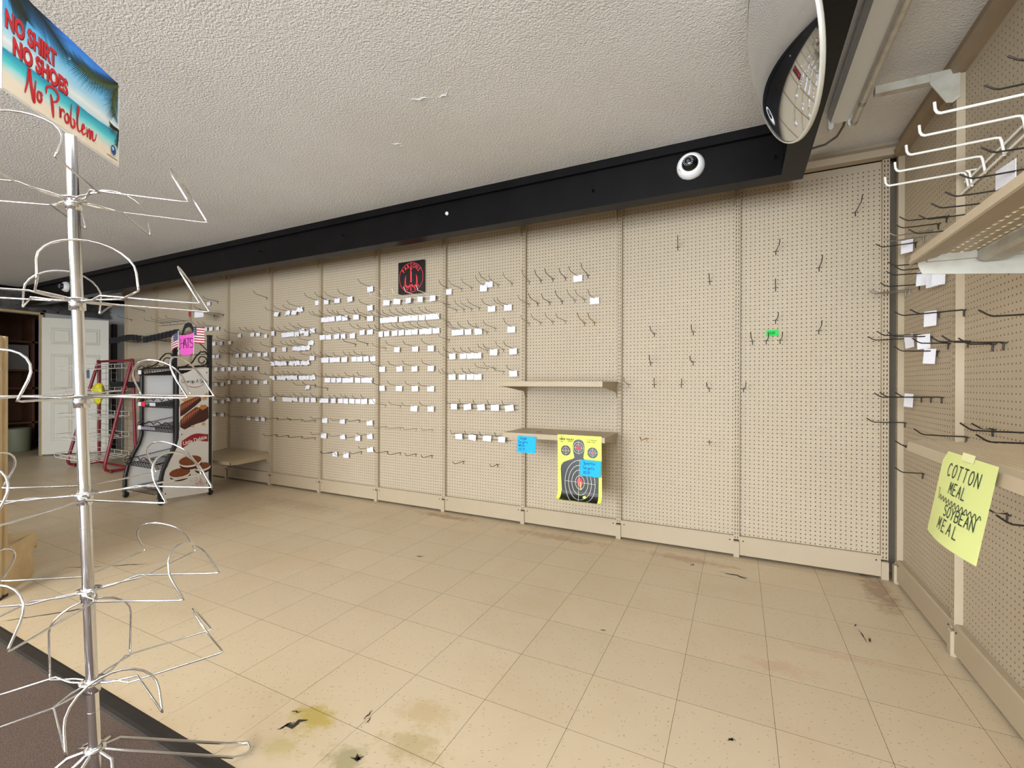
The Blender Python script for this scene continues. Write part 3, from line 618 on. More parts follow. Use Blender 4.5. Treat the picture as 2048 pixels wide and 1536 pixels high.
# ================================================================ SIDE RUN FITTINGS
SX = XR+REC     # panel plane of the side run
def side_hook(y, z, L, mat, where, group, tilt=0):
    t = thing('peg_hook', where, 'hook', (SX, y, z), R(-90), group)
    a = MB().tube([(0, 0, 0), (0, -.01, .002), (0, -L*.5, 0), (0, -L+.034, 0), (0, -L+.022, .005), (0, -L, .022)], .0028, 7).build('wire_arm', mat, t)
    c = MB().tube([(-.0135, .004, 0), (-.0135, -.004, 0), (.0135, -.004, 0), (.0135, .004, 0)], .003, 6).tube([(0, -.004, .002), (0, -.005, -.026)], .003, 6).build('back_clip', mat, t)
    t.rotation_euler = (R(tilt), 0, R(-90)); return t
def far(y, z, l0=.3, L=.17):
    k = (SX-L)/(SX-l0); return (y*k, CAMH+(z-CAMH)*k, L)
row = {'top': [(2.675, 1.869, .17), (2.769, 1.866, .165), (2.863, 1.864, .165), (2.958, 1.86, .165), (3.078, 1.865, .17), far(1.835, 1.66), far(1.941, 1.663), far(2.045, 1.644)],
       'mid': [(2.861, 1.662, .175), (3.015, 1.633, .165), (3.16, 1.636, .17), (3.23, 1.635, .17), far(2.29, 1.593), far(2.203, 1.558)],
       'eye': [(2.499, 1.429, .175), (2.764, 1.457, .165), far(1.518, 1.292)],
       'low': [(2.983, 1.373, .185), (3.235, 1.376, .17), (2.857, 1.353, .17), (2.651, 1.304, .13), (2.46, 1.298, .12), (2.181, 1.269, .17), (2.257, 1.27, .1), (2.775, 1.278, .165)],
       'waist': [(2.981, 1.059, .195), (2.852, 1.062, .2), (2.723, 1.065, .17), (3.235, .911, .175), (2.47, .911, .17), (2.258, .962, .06), far(1.622, 1.0), far(1.528, .984), far(2.183, .896), far(2.098, .889)],
       'sign': [(2.957, .678, .115), (2.153, .68, .065), far(1.427, .808)],
       'high': [far(1.387, 1.829), far(1.495, 1.83), far(1.51, 1.684), far(1.63, 1.674), far(1.727, 1.66)]}
RL = {'top': 'wire hook in the row above the upper perforated shelf', 'mid': 'wire hook in the row level with the upper shelf', 'eye': 'dark wire hook under the upper perforated shelf', 'low': 'dark wire hook in the row midway between perforated shelves',
      'waist': 'dark wire hook just above the lower perforated shelf', 'sign': 'dark wire hook below the lower perforated shelf', 'high': 'dark wire hook beside the white five-prong hook rail'}
for kx, lst in row.items():
    for i, (y, z, L) in enumerate(lst):
        side_hook(y, z, L, wire_m if (kx in ('top', 'mid') and i in (2, 3)) else dark_wire, RL[kx]+', %s from the corner' % ORD[sorted([q[0] for q in lst], reverse=True).index(y)], 'side run hooks, '+kx, random.uniform(-2, 3) if kx != 'low' else random.uniform(-5, 1))
sc_me = MB().box(-.028, .028, -.0006, .0006, -.062, .008).mesh('price_card', card_m)
NC = {}
for y, z, where in [(3.11, 1.885, 'top row of side hooks'), (2.865, 1.665, 'side hooks level with the upper shelf'), (2.75, 1.635, 'side hooks level with the upper shelf'), (2.675, 1.63, 'side hooks level with the upper shelf'),
                    (2.775, 1.458, 'side hook under the upper perforated shelf'), (3.08, 1.378, 'crowded middle row of side hooks'), (2.862, 1.358, 'crowded middle row of side hooks'), (2.777, 1.283, 'crowded middle row of side hooks'), (3.07, 1.068, 'side hooks above the lower perforated shelf')]:
    o = obj('price_card', sc_me); o.location = (SX-.03, y, z); o.rotation_euler = (R(random.uniform(-4, 4)), R(random.uniform(-7, 7)), R(-56+random.uniform(-12, 12))); NC[where] = NC.get(where, -1)+1; tag(o, ORD[NC[where]]+' narrow white card from the corner on the '+where, 'price card', 'narrow cards on the '+where)
o = MB().box(-.05, .05, -.001, .001, -.055, .01).build('price_card', card_m); o.location = (SX-.04, 2.08, 1.84); o.rotation_euler = (0, 0, R(-84)); tag(o, 'large white price card half hidden above the upper perforated shelf', 'price card')
# white five-prong rail
t = thing('prong_rail', 'white coated rail with five long upturned prongs on the side pegboard', 'hook rail', (SX, 2.1, 1.93))
MB().tube([(SX-.014, 2.50, 1.905), (SX-.014, 1.75, 1.93)], .0045, 8).tube([(SX-.014, 2.46, 1.94), (SX-.014, 1.75, 1.965)], .0045, 8).build('rail_bars', white_wire, t, True)
for i in range(5):
    y = 2.434-.1365*i; z = 1.968+.004*i
    MB().tube([(SX-.012, y, z-.065), (SX-.02, y, z-.012), (SX-.024, y, z), (SX-.036, y, z+.002), (SX-.262, y, z-.006), (SX-.27, y, z-.002), (SX-.275, y, z+.008), (SX-.277, y, z+.032)], .0044, 8).build('prong', white_wire, t, True)
MB().tube([(SX-.012, 2.405, 1.90), (SX-.02, 2.405, 1.958), (SX-.03, 2.405, 1.965), (SX+.004, 2.405, 1.965)], .0044, 8).build('rail_clip', white_wire, t, True)
# gusset and cross rail up at the side run
t = thing('cross_rail', 'cream steel cross rail with an angled gusset plate below the ceiling', 'rail', (.65, 2.52, 2.40))
MB().box(.53, XR+.01, 2.50, 2.535, 2.395, 2.43).build('rail_tube', rust_m, t, True)
MB().prism([(XR+.01, 2.425), (.715, 2.425), (.712, 2.385), (.765, 2.292), (.785, 2.288), (XR+.01, 2.305)], lambda a, b: (a, 2.496, b), lambda a, b: (a, 2.500, b)).build('gusset_plate', rust_m, t, True)

# perforated shelves
Y0, Y1 = 1.7485, .995
def side_shelf(label, zt, xf, kind):
    t = thing('perforated_shelf', label, 'shelf', ((xf+SX)/2, (Y0+Y1)/2, zt))
    return t
# upper
ZU, XF = 1.505, .462
t = side_shelf('upper perforated cream shelf with a galvanised bracket on the side run', ZU, XF, 'u')
mb = MB(); nx, ny = 13, 26; dx, dy = (SX-XF-.02)/nx, (Y0-Y1)/ny
for i in range(nx):
    for j in range(ny):
        a0, b0 = XF+.012+dx*i, Y1+dy*j; hx0, hx1 = a0+dx*.34, a0+dx*.66; hy0, hy1 = b0+dy*.2, b0+dy*.8
        vs = [(a0, b0), (a0+dx, b0), (a0+dx, b0+dy), (a0, b0+dy), (hx0, hy0), (hx1, hy0), (hx1, hy1), (hx0, hy1)]
        mb.add([(x, y, ZU) for x, y in vs]+[(x, y, ZU-.0025) for x, y in vs], [(0, 1, 5, 4), (1, 2, 6, 5), (2, 3, 7, 6), (3, 0, 4, 7), (12, 13, 9, 8), (13, 14, 10, 9), (14, 15, 11, 10), (15, 12, 8, 11), (4, 5, 13, 12), (5, 6, 14, 13), (6, 7, 15, 14), (7, 4, 12, 15)])
mb.build('perforated_deck', shelf_m, t, True)
MB().prism([(XF-.004, ZU+.004), (XF-.010, ZU-.022), (XF-.006, ZU-.025), (XF+.05, ZU-.012), (XF+.05, ZU-.007), (XF+.002, ZU-.018), (XF+.0, ZU)], lambda a, b: (a, Y0, b), lambda a, b: (a, Y1, b)).build('front_lip', steel_m, t, True)
MB().prism([(.60, ZU-.003), (.60, ZU-.030), (.612, ZU-.036), (.655, ZU-.036), (.667, ZU-.030), (.667, ZU-.003)], lambda a, b: (a, Y0-.02, b), lambda a, b: (a, Y1, b)).build('stiffener', rust_m, t, True)
MB().prism([(SX, ZU-.004), (XF+.012, ZU-.018), (XF+.012, ZU-.03), (XF+.022, ZU-.055), (.70, ZU-.075), (SX, ZU-.095)], lambda a, b: (a, Y0, b), lambda a, b: (a, Y0+.004, b)).build('shelf_bracket', rust_m, t, True)
MB().box(XF+.03, SX, Y0-.012, Y0-.001, ZU-.022, ZU-.003).build('end_channel', rust_m, t, True)
# lower
ZL, XF2 = .958, .456
t = side_shelf('lower ribbed cream shelf with the handwritten yellow paper on its edge', ZL, XF2, 'l')
MB().box(XF2+.02, SX-.005, Y1, Y0, ZL-.006, ZL-.002).build('shelf_deck', shelf_m, t, True)
for i in range(19):
    x = XF2+.030+.0165*i; MB().prism([(x-.0045, ZL-.003), (x+.0045, ZL-.003), (x+.002, ZL+.003), (x-.002, ZL+.003)], lambda a, b: (a, Y0, b), lambda a, b: (a, Y1, b)).build('rib', shelf_m, t, True)
MB().prism([(XF2+.022, ZL+.001), (XF2-.002, ZL-.004), (XF2-.008, ZL-.030), (XF2-.004, ZL-.033), (XF2+.004, ZL-.008), (XF2+.022, ZL-.006)], lambda a, b: (a, Y0, b), lambda a, b: (a, Y1, b)).build('front_lip', steel_m, t, True)
MB().prism([(SX, ZL-.006), (XF2+.03, ZL-.006), (XF2+.03, ZL-.03), (.70, ZL-.06), (SX, ZL-.09)], lambda a, b: (a, Y0-.006, b), lambda a, b: (a, Y0-.002, b)).build('shelf_bracket', steel_m, t, True)
# yellow paper with lettering
def pf2(u, v, l):
    """u 0..0.256 (towards the camera end), v 0..0.2 upward"""
    s = 1-v/.2; b = .012*math.sin(math.pi*u/.256)
    x = XF2-.0105-.034*s-b*s; return (x-l, 1.452-u-.006*s, .772+v*.97)
t = thing('paper_sign', 'pale yellow paper hand lettered COTTON MEAL and SOYBEAN MEAL on the lower shelf edge', 'sign', (XF2-.03, 1.32, .77))
sh = MB(); nu, nv = 10, 8; vs = []
for j in range(nv+1):
    for i in range(nu+1):
        u, v = .256*i/nu, .2*j/nv
        if j == nv and i in (0,): u += .02
        vs.append(pf2(u, v, 0))
sh.add(vs, [(j*(nu+1)+i, j*(nu+1)+i+1, (j+1)*(nu+1)+i+1, (j+1)*(nu+1)+i) for j in range(nv) for i in range(nu)], True).build('paper_sheet', M('pale_yellow_paper', (206, 214, 138), .75), t, True)
f = Flat(pf2, .0012)
f.text('COTTON', .048, .146, .029, .0030, .04, adv=.95); f.text('MEAL', .082, .110, .025, .0028, .0, adv=.90)
f.line([(.024+.0026*i, .093+.0055*math.sin(i*.95)-.00004*i+(.018*(1-i/4) if i < 4 else 0)) for i in range(84)], .0024)
f.text('SOYBEAN', .090, .060, .024, .0028, .0, adv=.84); f.text('MEAL', .076, .026, .026, .0028, .0, adv=1.1); f.build('hand_lettering', M('marker_dark', (34, 46, 34), .8), t)
MB().add([pf2(.1, .19, .0016), pf2(.16, .19, .0016), pf2(.16, .208, .0016), pf2(.1, .208, .0016)], [(0, 1, 2, 3)]).build('tape', M('clear_tape', (226, 226, 170), .2), t, True)

# ================================================================ CEILING FITTINGS
white_enamel = M('white_enamel', (234, 234, 232), .35)
t = thing('strip_light', 'unlit white fluorescent strip fixture on the ceiling beside the black beam', 'ceiling light', (.45, 1.6, ZC))
MB().prism([(.398, ZC), (.398, ZC-.03), (.41, ZC-.066), (.488, ZC-.066), (.498, ZC-.03), (.498, ZC)], lambda a, b: (a, 2.80, b), lambda a, b: (a, .36, b)).build('housing', white_enamel, t, True)
MB().box(.395, .40, .36, 2.8, ZC-.034, ZC-.028).build('housing_edge', M('fixture_grey', (150, 154, 164), .4), t, True)
for x, y, dx in ((.412, 2.805, 0), (.492, 2.80, 0)):
    MB().prism([(x-.011, ZC-.04), (x-.011, ZC-.088), (x-.006, ZC-.096), (x+.006, ZC-.096), (x+.011, ZC-.088), (x+.011, ZC-.04)], lambda a, b: (a, y, b), lambda a, b: (a, y-.014, b)).build('lamp_holder', M('white_plastic', (228, 226, 222), .4), t, True)
MB().tube([(.506, 2.79, ZC-.085), (.506, 2.2, ZC-.085), (.506, .4, ZC-.085)], .0145, 14).build('tube_lamp', M('old_tube', (204, 198, 184), .3, var=.5, vscale=20, tint=(160, 148, 126)), t, True)
for y in (2.79, 2.62): MB().tube([(.506, y, ZC-.085), (.506, y-.03, ZC-.085)], .0155, 14).build('tube_cap', M('cap_metal', (170, 164, 150), .4, metal=.8), t, True)
MB().tube([(.48, 2.80, ZC-.03), (.475, 2.86, ZC-.06), (.455, 2.91, ZC-.085), (.41, 2.945, ZC-.10), (.35, 2.95, ZC-.105), (BX1, 2.93, ZC-.11)], .006, 8).build('flex_conduit', M('conduit', (110, 108, 104), .35, metal=.8, bump=.5, bscale=400), t, True)

# convex mirror
mc = V3((.114, 1.715, 2.212)); a_, t_ = R(10), R(15)
mn = V3((-math.cos(a_)*math.cos(t_), -math.sin(a_)*math.cos(t_), -math.sin(t_)))
t = thing('convex_mirror', 'large round convex security mirror with a pale rim hanging by the black beam', 'mirror', mc)
RM, sag = .288, .053; rad = (RM*RM+sag*sag)/(2*sag)
prof = [(rad*math.sin(q), sag-rad+rad*math.cos(q)) for q in [math.asin(RM/rad)*i/22 for i in range(22, -1, -1)]]
MB().lathe(prof, mc, mn, 64).build('mirror_glass', M('mirror_silver', (225, 228, 232), .035, metal=1), t, True)
MB().lathe([(RM-.003, .003), (RM+.002, .004), (RM+.004, .0), (RM+.004, -.008), (RM+.001, -.012), (RM-.01, -.014)], mc, mn, 64).build('rim', M('rim_ivory', (222, 222, 212), .28, metal=.5), t, True)
MB().lathe([(0, -.024), (RM-.01, -.014)], mc, mn, 48).build('back_plate', M('back_board', (120, 100, 80), .8), t, True)
q = mc-mn*.024
MB().tube([q, q+V3((.02, .0, .02)), V3((BX0, q.y, q.z+.03))], .010, 8).build('mount_arm', chrome_m, t, True)

# dome cameras
def dome_cam(loc, ax, label, r=.076):
    t = thing('dome_camera', label, 'camera', loc); ax = V3(ax).normalized(); W_ = M('camera_white', (230, 230, 230), .35)
    MB().lathe([(r, 0), (r, .008), (r*.96, .022), (r*.84, .038), (r*.66, .05), (r*.60, .05), (r*.58, .045)], loc, ax, 40).build('housing_ring', W_, t, True)
    MB().lathe([(r*.58*math.cos(q), .045+r*.5*math.sin(q)) for q in [math.pi/2*i/10 for i in range(11)]], loc, ax, 32).build('dome', M('smoked_dome', (14, 14, 16), .06), t, True)
    u = ax.cross(V3((0, 0, 1))).normalized(); w = ax.cross(u); c = V3(loc)+u*r*.1
    mb = MB()
    for i in range(16):
        for q_, h_ in ((.34, .082), (.26, .085)):
            p = c+(u*math.cos(i*math.pi/8)+w*math.sin(i*math.pi/8))*r*q_+ax*(h_*r/.076)
            mb.lathe([(.0022*r/.076, 0), (.0016*r/.076, .002), (0, .0024)], p, ax, 6)
    mb.build('led_ring', M('led_white', (200, 200, 196), .3), t, True)
    MB().lathe([(r*.13, .078*r/.076), (r*.10, .088*r/.076), (0, .089*r/.076)], c, ax, 14).build('lens', M('lens_blue', (70, 80, 110), .1), t, True)
    return t, u, w
t, u_, w_2 = dome_cam((-.253, BY0, 2.372), (0, -1, 0), 'white dome security camera on the black beam near the convex mirror')
bl = M('badge_red', (170, 40, 50), .5)
MB().add([V3((-.253, BY0, 2.372))+V3((x, -.0405, z)) for x, z in ((-.062, -.020), (-.046, -.042), (-.041, -.038), (-.057, -.016))], [(0, 1, 2, 3)]).build('badge', bl, t, True)
dome_cam((-8.0, BY0, 2.385), (0, -1, 0), 'white dome security camera at the far end of the black beam', .07)

# shop lighting overhead, lit, behind the photographer: bare tube strips
def tube_mat(name, col, k=1):
    m = bpy.data.materials.new(name); m.use_nodes = True; b = m.node_tree.nodes['Principled BSDF']
    b.inputs['Emission Color'].default_value = (*col, 1); b.inputs['Emission Strength'].default_value = LAMP*k
    return m
lit_m, warm_m = tube_mat('lit_tube', (1, .98, .95)), tube_mat('lit_warm_tube', (1, .79, .48), 1.5)
def lit_fixture(x, y, name, label):
    t = thing('ceiling_lamp_'+name+'_offscreen', label, 'ceiling light', (x, y, ZC))
    MB().box(x-.03, x+.03, y-1.2, y+1.2, ZC-.05, ZC).build('housing', white_enamel, t, True)
    for d, q in ((-.06, 'first'), (.06, 'second')): MB().tube([(x+d, y-1.18, ZC-.085), (x+d, y+1.18, ZC-.085)], .019, 8).build('tube_lamp_'+name+'_'+q+'_offscreen', lit_m if x > -2 else warm_m, t, True)
for x, y, n_, q in ((-.40, -.05, 'mirror', 'beside the convex mirror aisle'), (-2.6, -1.3, 'aisle', 'over the carpeted aisle'), (-5.6, -1.5, 'store_room', 'near the store room')):
    lit_fixture(x, y, n_, 'lit bare tube strip light on the ceiling '+q)

# ================================================================ CHROME HAT RACK
HUBS = [(1.585, (19, 112, 200, -68)), (1.331, (26, 140, 212, -42)), (1.084, (13, 88, 190, 278)), (.839, (-1, 81, 184, 268)), (.595, (6, 89, 186, 272)), (.364, (43, 133, 223, -39))]
PT, PB = V3((-1.521, .541, 1.748)), V3((-1.4535, .5715, .004))
t = thing('hat_rack', 'tall chrome wire spinner rack for hats standing on the carpet edge', 'hat rack', PB)
def along(z): return PB+(PT-PB)*((z-PB.z)/(PT.z-PB.z))
seg = [PT.z, 1.215, .757, .29, 0.004]
for a, b in zip(seg, seg[1:]):
    MB().tube([along(a-.001), along(b+.001)], .0122, 24).build('pole_section', chrome_m, t, True)
    MB().tube([along(b+.001), along(max(b-.004, .002))], .0112, 24).build('pole_joint', chrome_m, t, True)
def hanger(c, ang, L=.272, w=.08, tip=.122, lean=.49, sp=.068, rise=0, r=.0025):
    """one hat arm: two wires leave the hub, spread, run out and close in an upright loop that leans back"""
    d = V3((math.cos(ang), math.sin(ang), 0)); n = V3((-d.y, d.x, 0)); pts = []
    def P(x, y, z): return V3(c)+d*x+n*y+V3((0, 0, z))
    half = [(.013, .006, -.002), (.04, .03, 0), (sp, w*.96, .004), (L-.012, w, rise), (L, w, rise+.001), (L-.006, w, rise+.011)]
    st = tip-w*.9
    arch = [(w*math.cos(R(q)), st+w*.9*math.sin(R(q))) for q in range(0, 181, 15)]
    for x, y, z in half: pts.append(P(x, y, z))
    for y, s_ in arch: pts.append(P(L-lean*s_, y, rise+math.sqrt(max(0, 1-lean*lean))*s_))
    for x, y, z in reversed(half): pts.append(P(x, -y, z))
    return MB().tube(pts, r, 8)
for hz, th in HUBS:
    c = along(hz); hub = MB()
    hub.lathe([(.0125, .006), (.0165, .005), (.0165, -.026), (.0125, -.027)], c, (PT-PB), 28).lathe([(.0165, .004), (.026, .003), (.027, .0), (.0165, -.002)], c, (PT-PB), 28)
    h_ = hub.build('tier_hub', chrome_m, t, True)
    for q in th:
        a = YAW+R(q); kw = {}
        if q == 133: kw = dict(L=.11, tip=.20, lean=.3)
        hanger(c, a, **kw).build('wire_hanger', chrome_m, h_, True)
# base: flat wire loops reaching down to the floor
c = along(.189)
hb = MB().lathe([(.0125, .012), (.021, .01), (.024, .0), (.0125, -.008)], c, (0, 0, 1), 24).build('base_hub', chrome_m, t, True)
for q in range(4):
    a = YAW+R(44+90*q); d = V3((math.cos(a), math.sin(a), 0)); n = V3((-d.y, d.x, 0)); P = lambda x, y, z: V3((c.x, c.y, 0))+d*x+n*y+V3((0, 0, z))
    MB().tube([P(.015, .008, .19), P(.05, .03, .178), P(.30, .036, .022), P(.335, .03, .0075), P(.352, .016, .0075), P(.352, -.016, .0075), P(.335, -.03, .0075), P(.30, -.036, .022), P(.05, -.03, .178), P(.015, -.008, .19)], .004, 8).build('base_leg', chrome_m, t, True)
# sign holder ring on the pole top
rc = along(1.77); rd = V3((-.209, .294, 0)).normalized()
MB().tube([rc+rd*.0185*math.cos(R(q))+V3((0, 0, .0185*math.sin(R(q))+.002)) for q in range(0, 360, 20)], .0022, 7, closed=True).build('sign_holder', chrome_m, t, True)

# beach sign above the hat rack
S0, S1, SH = V3((-1.408, .388, 1.748)), V3((-1.617, .682, 1.748)), .239
se = (S1-S0); SLn = se.length; se.normalize(); sn_ = se.cross(V3((0, 0, 1))).normalized()
def sf(u, v, l): return S0+se*u*SLn+V3((0, 0, v*SH))+sn_*l
def beach_mat():
    m = bpy.data.materials.new('beach_print'); m.use_nodes = True; nt = m.node_tree; N = nt.nodes; L = nt.links
    b = N['Principled BSDF']; b.inputs['Roughness'].default_value = .35
    geo = N.new('ShaderNodeNewGeometry'); sx = N.new('ShaderNodeSeparateXYZ'); L.new(geo.outputs['Position'], sx.inputs[0])
    mr = N.new('ShaderNodeMapRange'); mr.inputs[1].default_value = S0.z; mr.inputs[2].default_value = S0.z+SH; L.new(sx.outputs[2], mr.inputs[0])
    n = N.new('ShaderNodeTexNoise'); n.inputs['Scale'].default_value = 14; n.inputs['Detail'].default_value = 5
    mp = N.new('ShaderNodeMapping'); mp.inputs['Scale'].default_value = (1, 1, 5); L.new(geo.outputs['Position'], mp.inputs['Vector']); L.new(mp.outputs[0], n.inputs['Vector'])
    ad = N.new('ShaderNodeMath'); ad.operation = 'MULTIPLY_ADD'; ad.inputs[1].default_value = .07; L.new(n.outputs['Fac'], ad.inputs[0])
    sb = N.new('ShaderNodeMath'); sb.operation = 'SUBTRACT'; sb.inputs[1].default_value = .035; L.new(mr.outputs[0], sb.inputs[0]); L.new(sb.outputs[0], ad.inputs[2])
    cr = N.new('ShaderNodeValToRGB'); e = cr.color_ramp.elements
    stops = [(0, (250, 238, 216)), (.14, (246, 236, 220)), (.2, (196, 238, 236)), (.27, (84, 216, 228)), (.37, (24, 150, 192)), (.385, (206, 236, 248)), (.46, (242, 250, 254)), (.55, (176, 226, 252)), (.72, (92, 196, 252)), (1, (36, 124, 240))]
    while len(e) < len(stops): e.new(.5)
    for q, (p, c) in zip(e, stops): q.position = p; q.color = (*lin(c), 1)
    L.new(ad.outputs[0], cr.inputs[0]); L.new(cr.outputs[0], b.inputs['Base Color'])
    return m
t = thing('beach_sign', 'beach picture sign reading No Shirt No Shoes No Problem above the chrome rack', 'sign', (S0+S1)/2)
MB().prism([(0, 0), (1, 0), (1, 1), (0, 1)], lambda a, b: sf(a, b, 0), lambda a, b: sf(a, b, -.004)).build('board', [M('sign_white', (238, 238, 236), .5)], t, True)
Flat(sf, .0006).poly([(.004, .012), (.988, .012), (.988, 1), (.004, 1)]).build('printed_picture', beach_mat(), t)
asp = SLn/SH
def frond(f, p0, p1, bend, ln, n=34, side=(1, -1)):
    p0 = V3((p0[0]*asp, p0[1], 0)); p1 = V3((p1[0]*asp, p1[1], 0)); d = p1-p0; nn = V3((-d.y, d.x, 0)); rg = random.Random(int(p0.x*1000)+n)
    def C_(q): return p0+d*q+nn*bend*4*q*(1-q)
    for i in range(n):
        q = (i+1)/n; c0 = C_(q); tg = (C_(min(1, q+.02))-C_(q-.02)).normalized(); nb = V3((-tg.y, tg.x, 0))
        for sd in side:
            l = ln*(.45+.9*q*(1-q)*2)*rg.uniform(.7, 1.15); tip = c0+tg*l*.75+nb*sd*l*.75+V3((0, -.12*l, 0)); w = .007
            q_ = [c0-tg*w, c0+tg*w, tip]
            q_ = [(min(.986, max(.005, a.x/asp)), min(.998, max(.02, a.y))) for a in q_]
            f.poly(q_ if sd > 0 else q_[::-1])
    f.line([(min(.986, max(.005, C_(i/10).x/asp)), min(.998, C_(i/10).y)) for i in range(11)], [.02*(1-i/12) for i in range(11)])
f = Flat(lambda u, v, l: sf(u, v, l), .0010)
frond(f, (-.02, 1.02), (.16, .80), .06, .30, 26); frond(f, (.06, 1.04), (.48, .80), .05, .26, 40); frond(f, (.98, 1.0), (.52, .80), .10, .26, 44, (1, -1)); frond(f, (.99, .98), (.93, .56), -.12, .24, 26); frond(f, (.99, .45), (.90, .42), .1, .12, 12); frond(f, (.99, .44), (.965, .24), .1, .10, 12)
f.build('palm_fronds', M('palm_print', (26, 40, 30), .5), t)
f = Flat(sf, .0011); frond(f, (.99, .97), (.60, .82), .12, .16, 24); frond(f, (.98, .9), (.94, .60), -.1, .14, 16); f.build('palm_highlights', M('palm_light', (86, 104, 44), .5), t)
def letters(f, sh):
    f2 = Flat(lambda u, v, l: sf(u/asp+sh, v-sh*.8, l), f)
    f2.font('NO SHIRT', .014*asp, .578, .225, bold=.009, align='LEFT', sx=.545); f2.font('NO SHOES', .064*asp, .385, .215, bold=.009, align='LEFT', sx=.60)
    return f2
letters(.0014, .006).build('lettering_shadow', M('print_maroon', (70, 24, 34), .6), t)
letters(.0018, 0).build('block_lettering', M('print_red', (232, 40, 70), .5) if False else M('sign_red', (206, 36, 48), .5), t)
# brush script line, drawn with strokes of changing width
def script(f):
    f2 = Flat(lambda u, v, l: sf(u, v, l), f); X = lambda x: .16+x*.60
    def st(pts, w):
        n = len(pts); f2_ = []
        for i in range((n-1)*5+1):
            q = i/5; k = min(int(q), n-2); q -= k; a, b = pts[max(k-1, 0)], pts[k]; c, d = pts[k+1], pts[min(k+2, n-1)]
            f2_.append(tuple(.5*((2*b[z])+(-a[z]+c[z])*q+(2*a[z]-5*b[z]+4*c[z]-d[z])*q*q+(-a[z]+3*b[z]-3*c[z]+d[z])*q**3) for z in (0, 1)))
        m_ = len(f2_); f3.line([(X(x)*asp, y) for x, y in f2_], [w*(.45+.75*math.sin(math.pi*i/(m_-1))) for i in range(m_)])
    f3 = Flat(lambda u, v, l: sf(u/asp, v, l), f)
    st([(-.02, .10), (.01, .22), (.03, .35), (.04, .32), (.06, .18), (.09, .07), (.095, .18), (.11, .29)], .028)          # N
    st([(.17, .21), (.14, .20), (.13, .14), (.155, .11), (.18, .15), (.17, .21), (.20, .19)], .022)                        # o
    st([(.30, .27), (.32, .18), (.335, .05)], .03); st([(.24, .24), (.25, .31), (.33, .35), (.40, .31), (.38, .24), (.32, .20)], .026)   # P
    st([(.42, .21), (.43, .10), (.435, .17), (.47, .20), (.49, .18)], .022)                                                # r
    st([(.52, .19), (.49, .14), (.51, .09), (.545, .12), (.54, .18), (.52, .19), (.57, .16)], .02)                         # o
    st([(.59, .33), (.575, .18), (.59, .09), (.63, .11), (.63, .17), (.60, .18)], .022)                                    # b
    st([(.66, .15), (.70, .33), (.68, .33), (.675, .15), (.70, .09), (.74, .13)], .02)                                     # l
    st([(.74, .13), (.785, .17), (.765, .20), (.745, .14), (.765, .09), (.81, .13)], .02)                                  # e
    st([(.82, .20), (.83, .09), (.845, .17), (.87, .19), (.875, .09), (.89, .17), (.915, .19), (.92, .10), (.96, .13), (.98, .20)], .02)   # m
    return f3
script(.0020).build('script_lettering', M('sign_red', (206, 36, 48), .5), t)
f = Flat(sf, .0014); f.disc(.93, .155, .030, .06); f.build('round_badge', M('badge_blue', (30, 84, 150), .5), t)
f = Flat(sf, .0018); f.ring(.93, .155, .030, .06, .004, 30).disc(.925, .17, .012, .022).line([(.905, .10), (.93, .09), (.955, .10)], .012); f.build('badge_detail', M('badge_pale', (206, 222, 236), .5), t)
f = Flat(sf, .0014); f.line([(.86, .062), (.975, .062)], .006); f.build('web_address', ink, t)

# ================================================================ SNACK RACK
RXr, RXl, RB = -4.72, -5.33, 2.735
fp = [(2.30, .07), (2.302, .20), (2.325, .31), (2.365, .41), (2.415, .51), (2.44, .60), (2.44, .70), (2.44, 1.255)]
blackmetal = M('black_powder_coat', (22, 22, 24), .4)
t = thing('snack_rack', 'black wheeled snack rack with a printed white side panel and wire shelves', 'display rack', ((RXr+RXl)/2, 2.5, 0))
for x in (RXl, RXr): MB().tube([(x, a, b) for a, b in fp], .0185, 8).build('front_post', blackmetal, t, True)
for x, zt in ((RXl, 1.575), (RXr, 1.58)):
    p_ = MB().box(x-.016, x+.016, RB-.016, RB+.016, .07, zt).build('back_post', blackmetal, t, True)
    MB().box(x-.02, x+.02, RB-.02, RB+.02, zt, zt+.012).build('post_cap', blackmetal, p_, True)
for x, y in ((RXl, 2.30), (RXr, 2.30), (RXl, RB), (RXr, RB)):
    c_ = MB().lathe([(0, -.012), (.024, -.012), (.029, -.006), (.029, .006), (.024, .012), (0, .012)], (x, y+.01, .03), (1, .35, 0), 20).build('caster_wheel', blackmetal, t, True)
    MB().tube([(x, y, .075), (x, y, .052)], .012, 8).tube([(x, y, .056), (x-.03, y-.01, .06)], .004, 5).build('caster_stem', blackmetal, c_, True)
outl = [(2.318, .055), (2.322, .20), (2.345, .31), (2.385, .41), (2.435, .51), (2.458, .60), (2.458, 1.165), (2.50, 1.205), (2.56, 1.238), (2.63, 1.258), (2.72, 1.268), (2.72, .035)]
whitep = M('white_panel', (230, 230, 230), .35)
MB().prism(outl, lambda a, b: (RXr+.012, a, b), lambda a, b: (RXr+.016, a, b)).build('side_panel', whitep, t, True)
MB().prism(outl, lambda a, b: (RXl-.004, a, b), lambda a, b: (RXl, a, b)).build('side_panel', whitep, t, True)
MB().box(RXl, RXr+.014, RB+.016, RB+.020, .05, 1.26).build('back_panel', whitep, t, True)
af = lambda u, v, l: (RXr+.016+l, u, v)
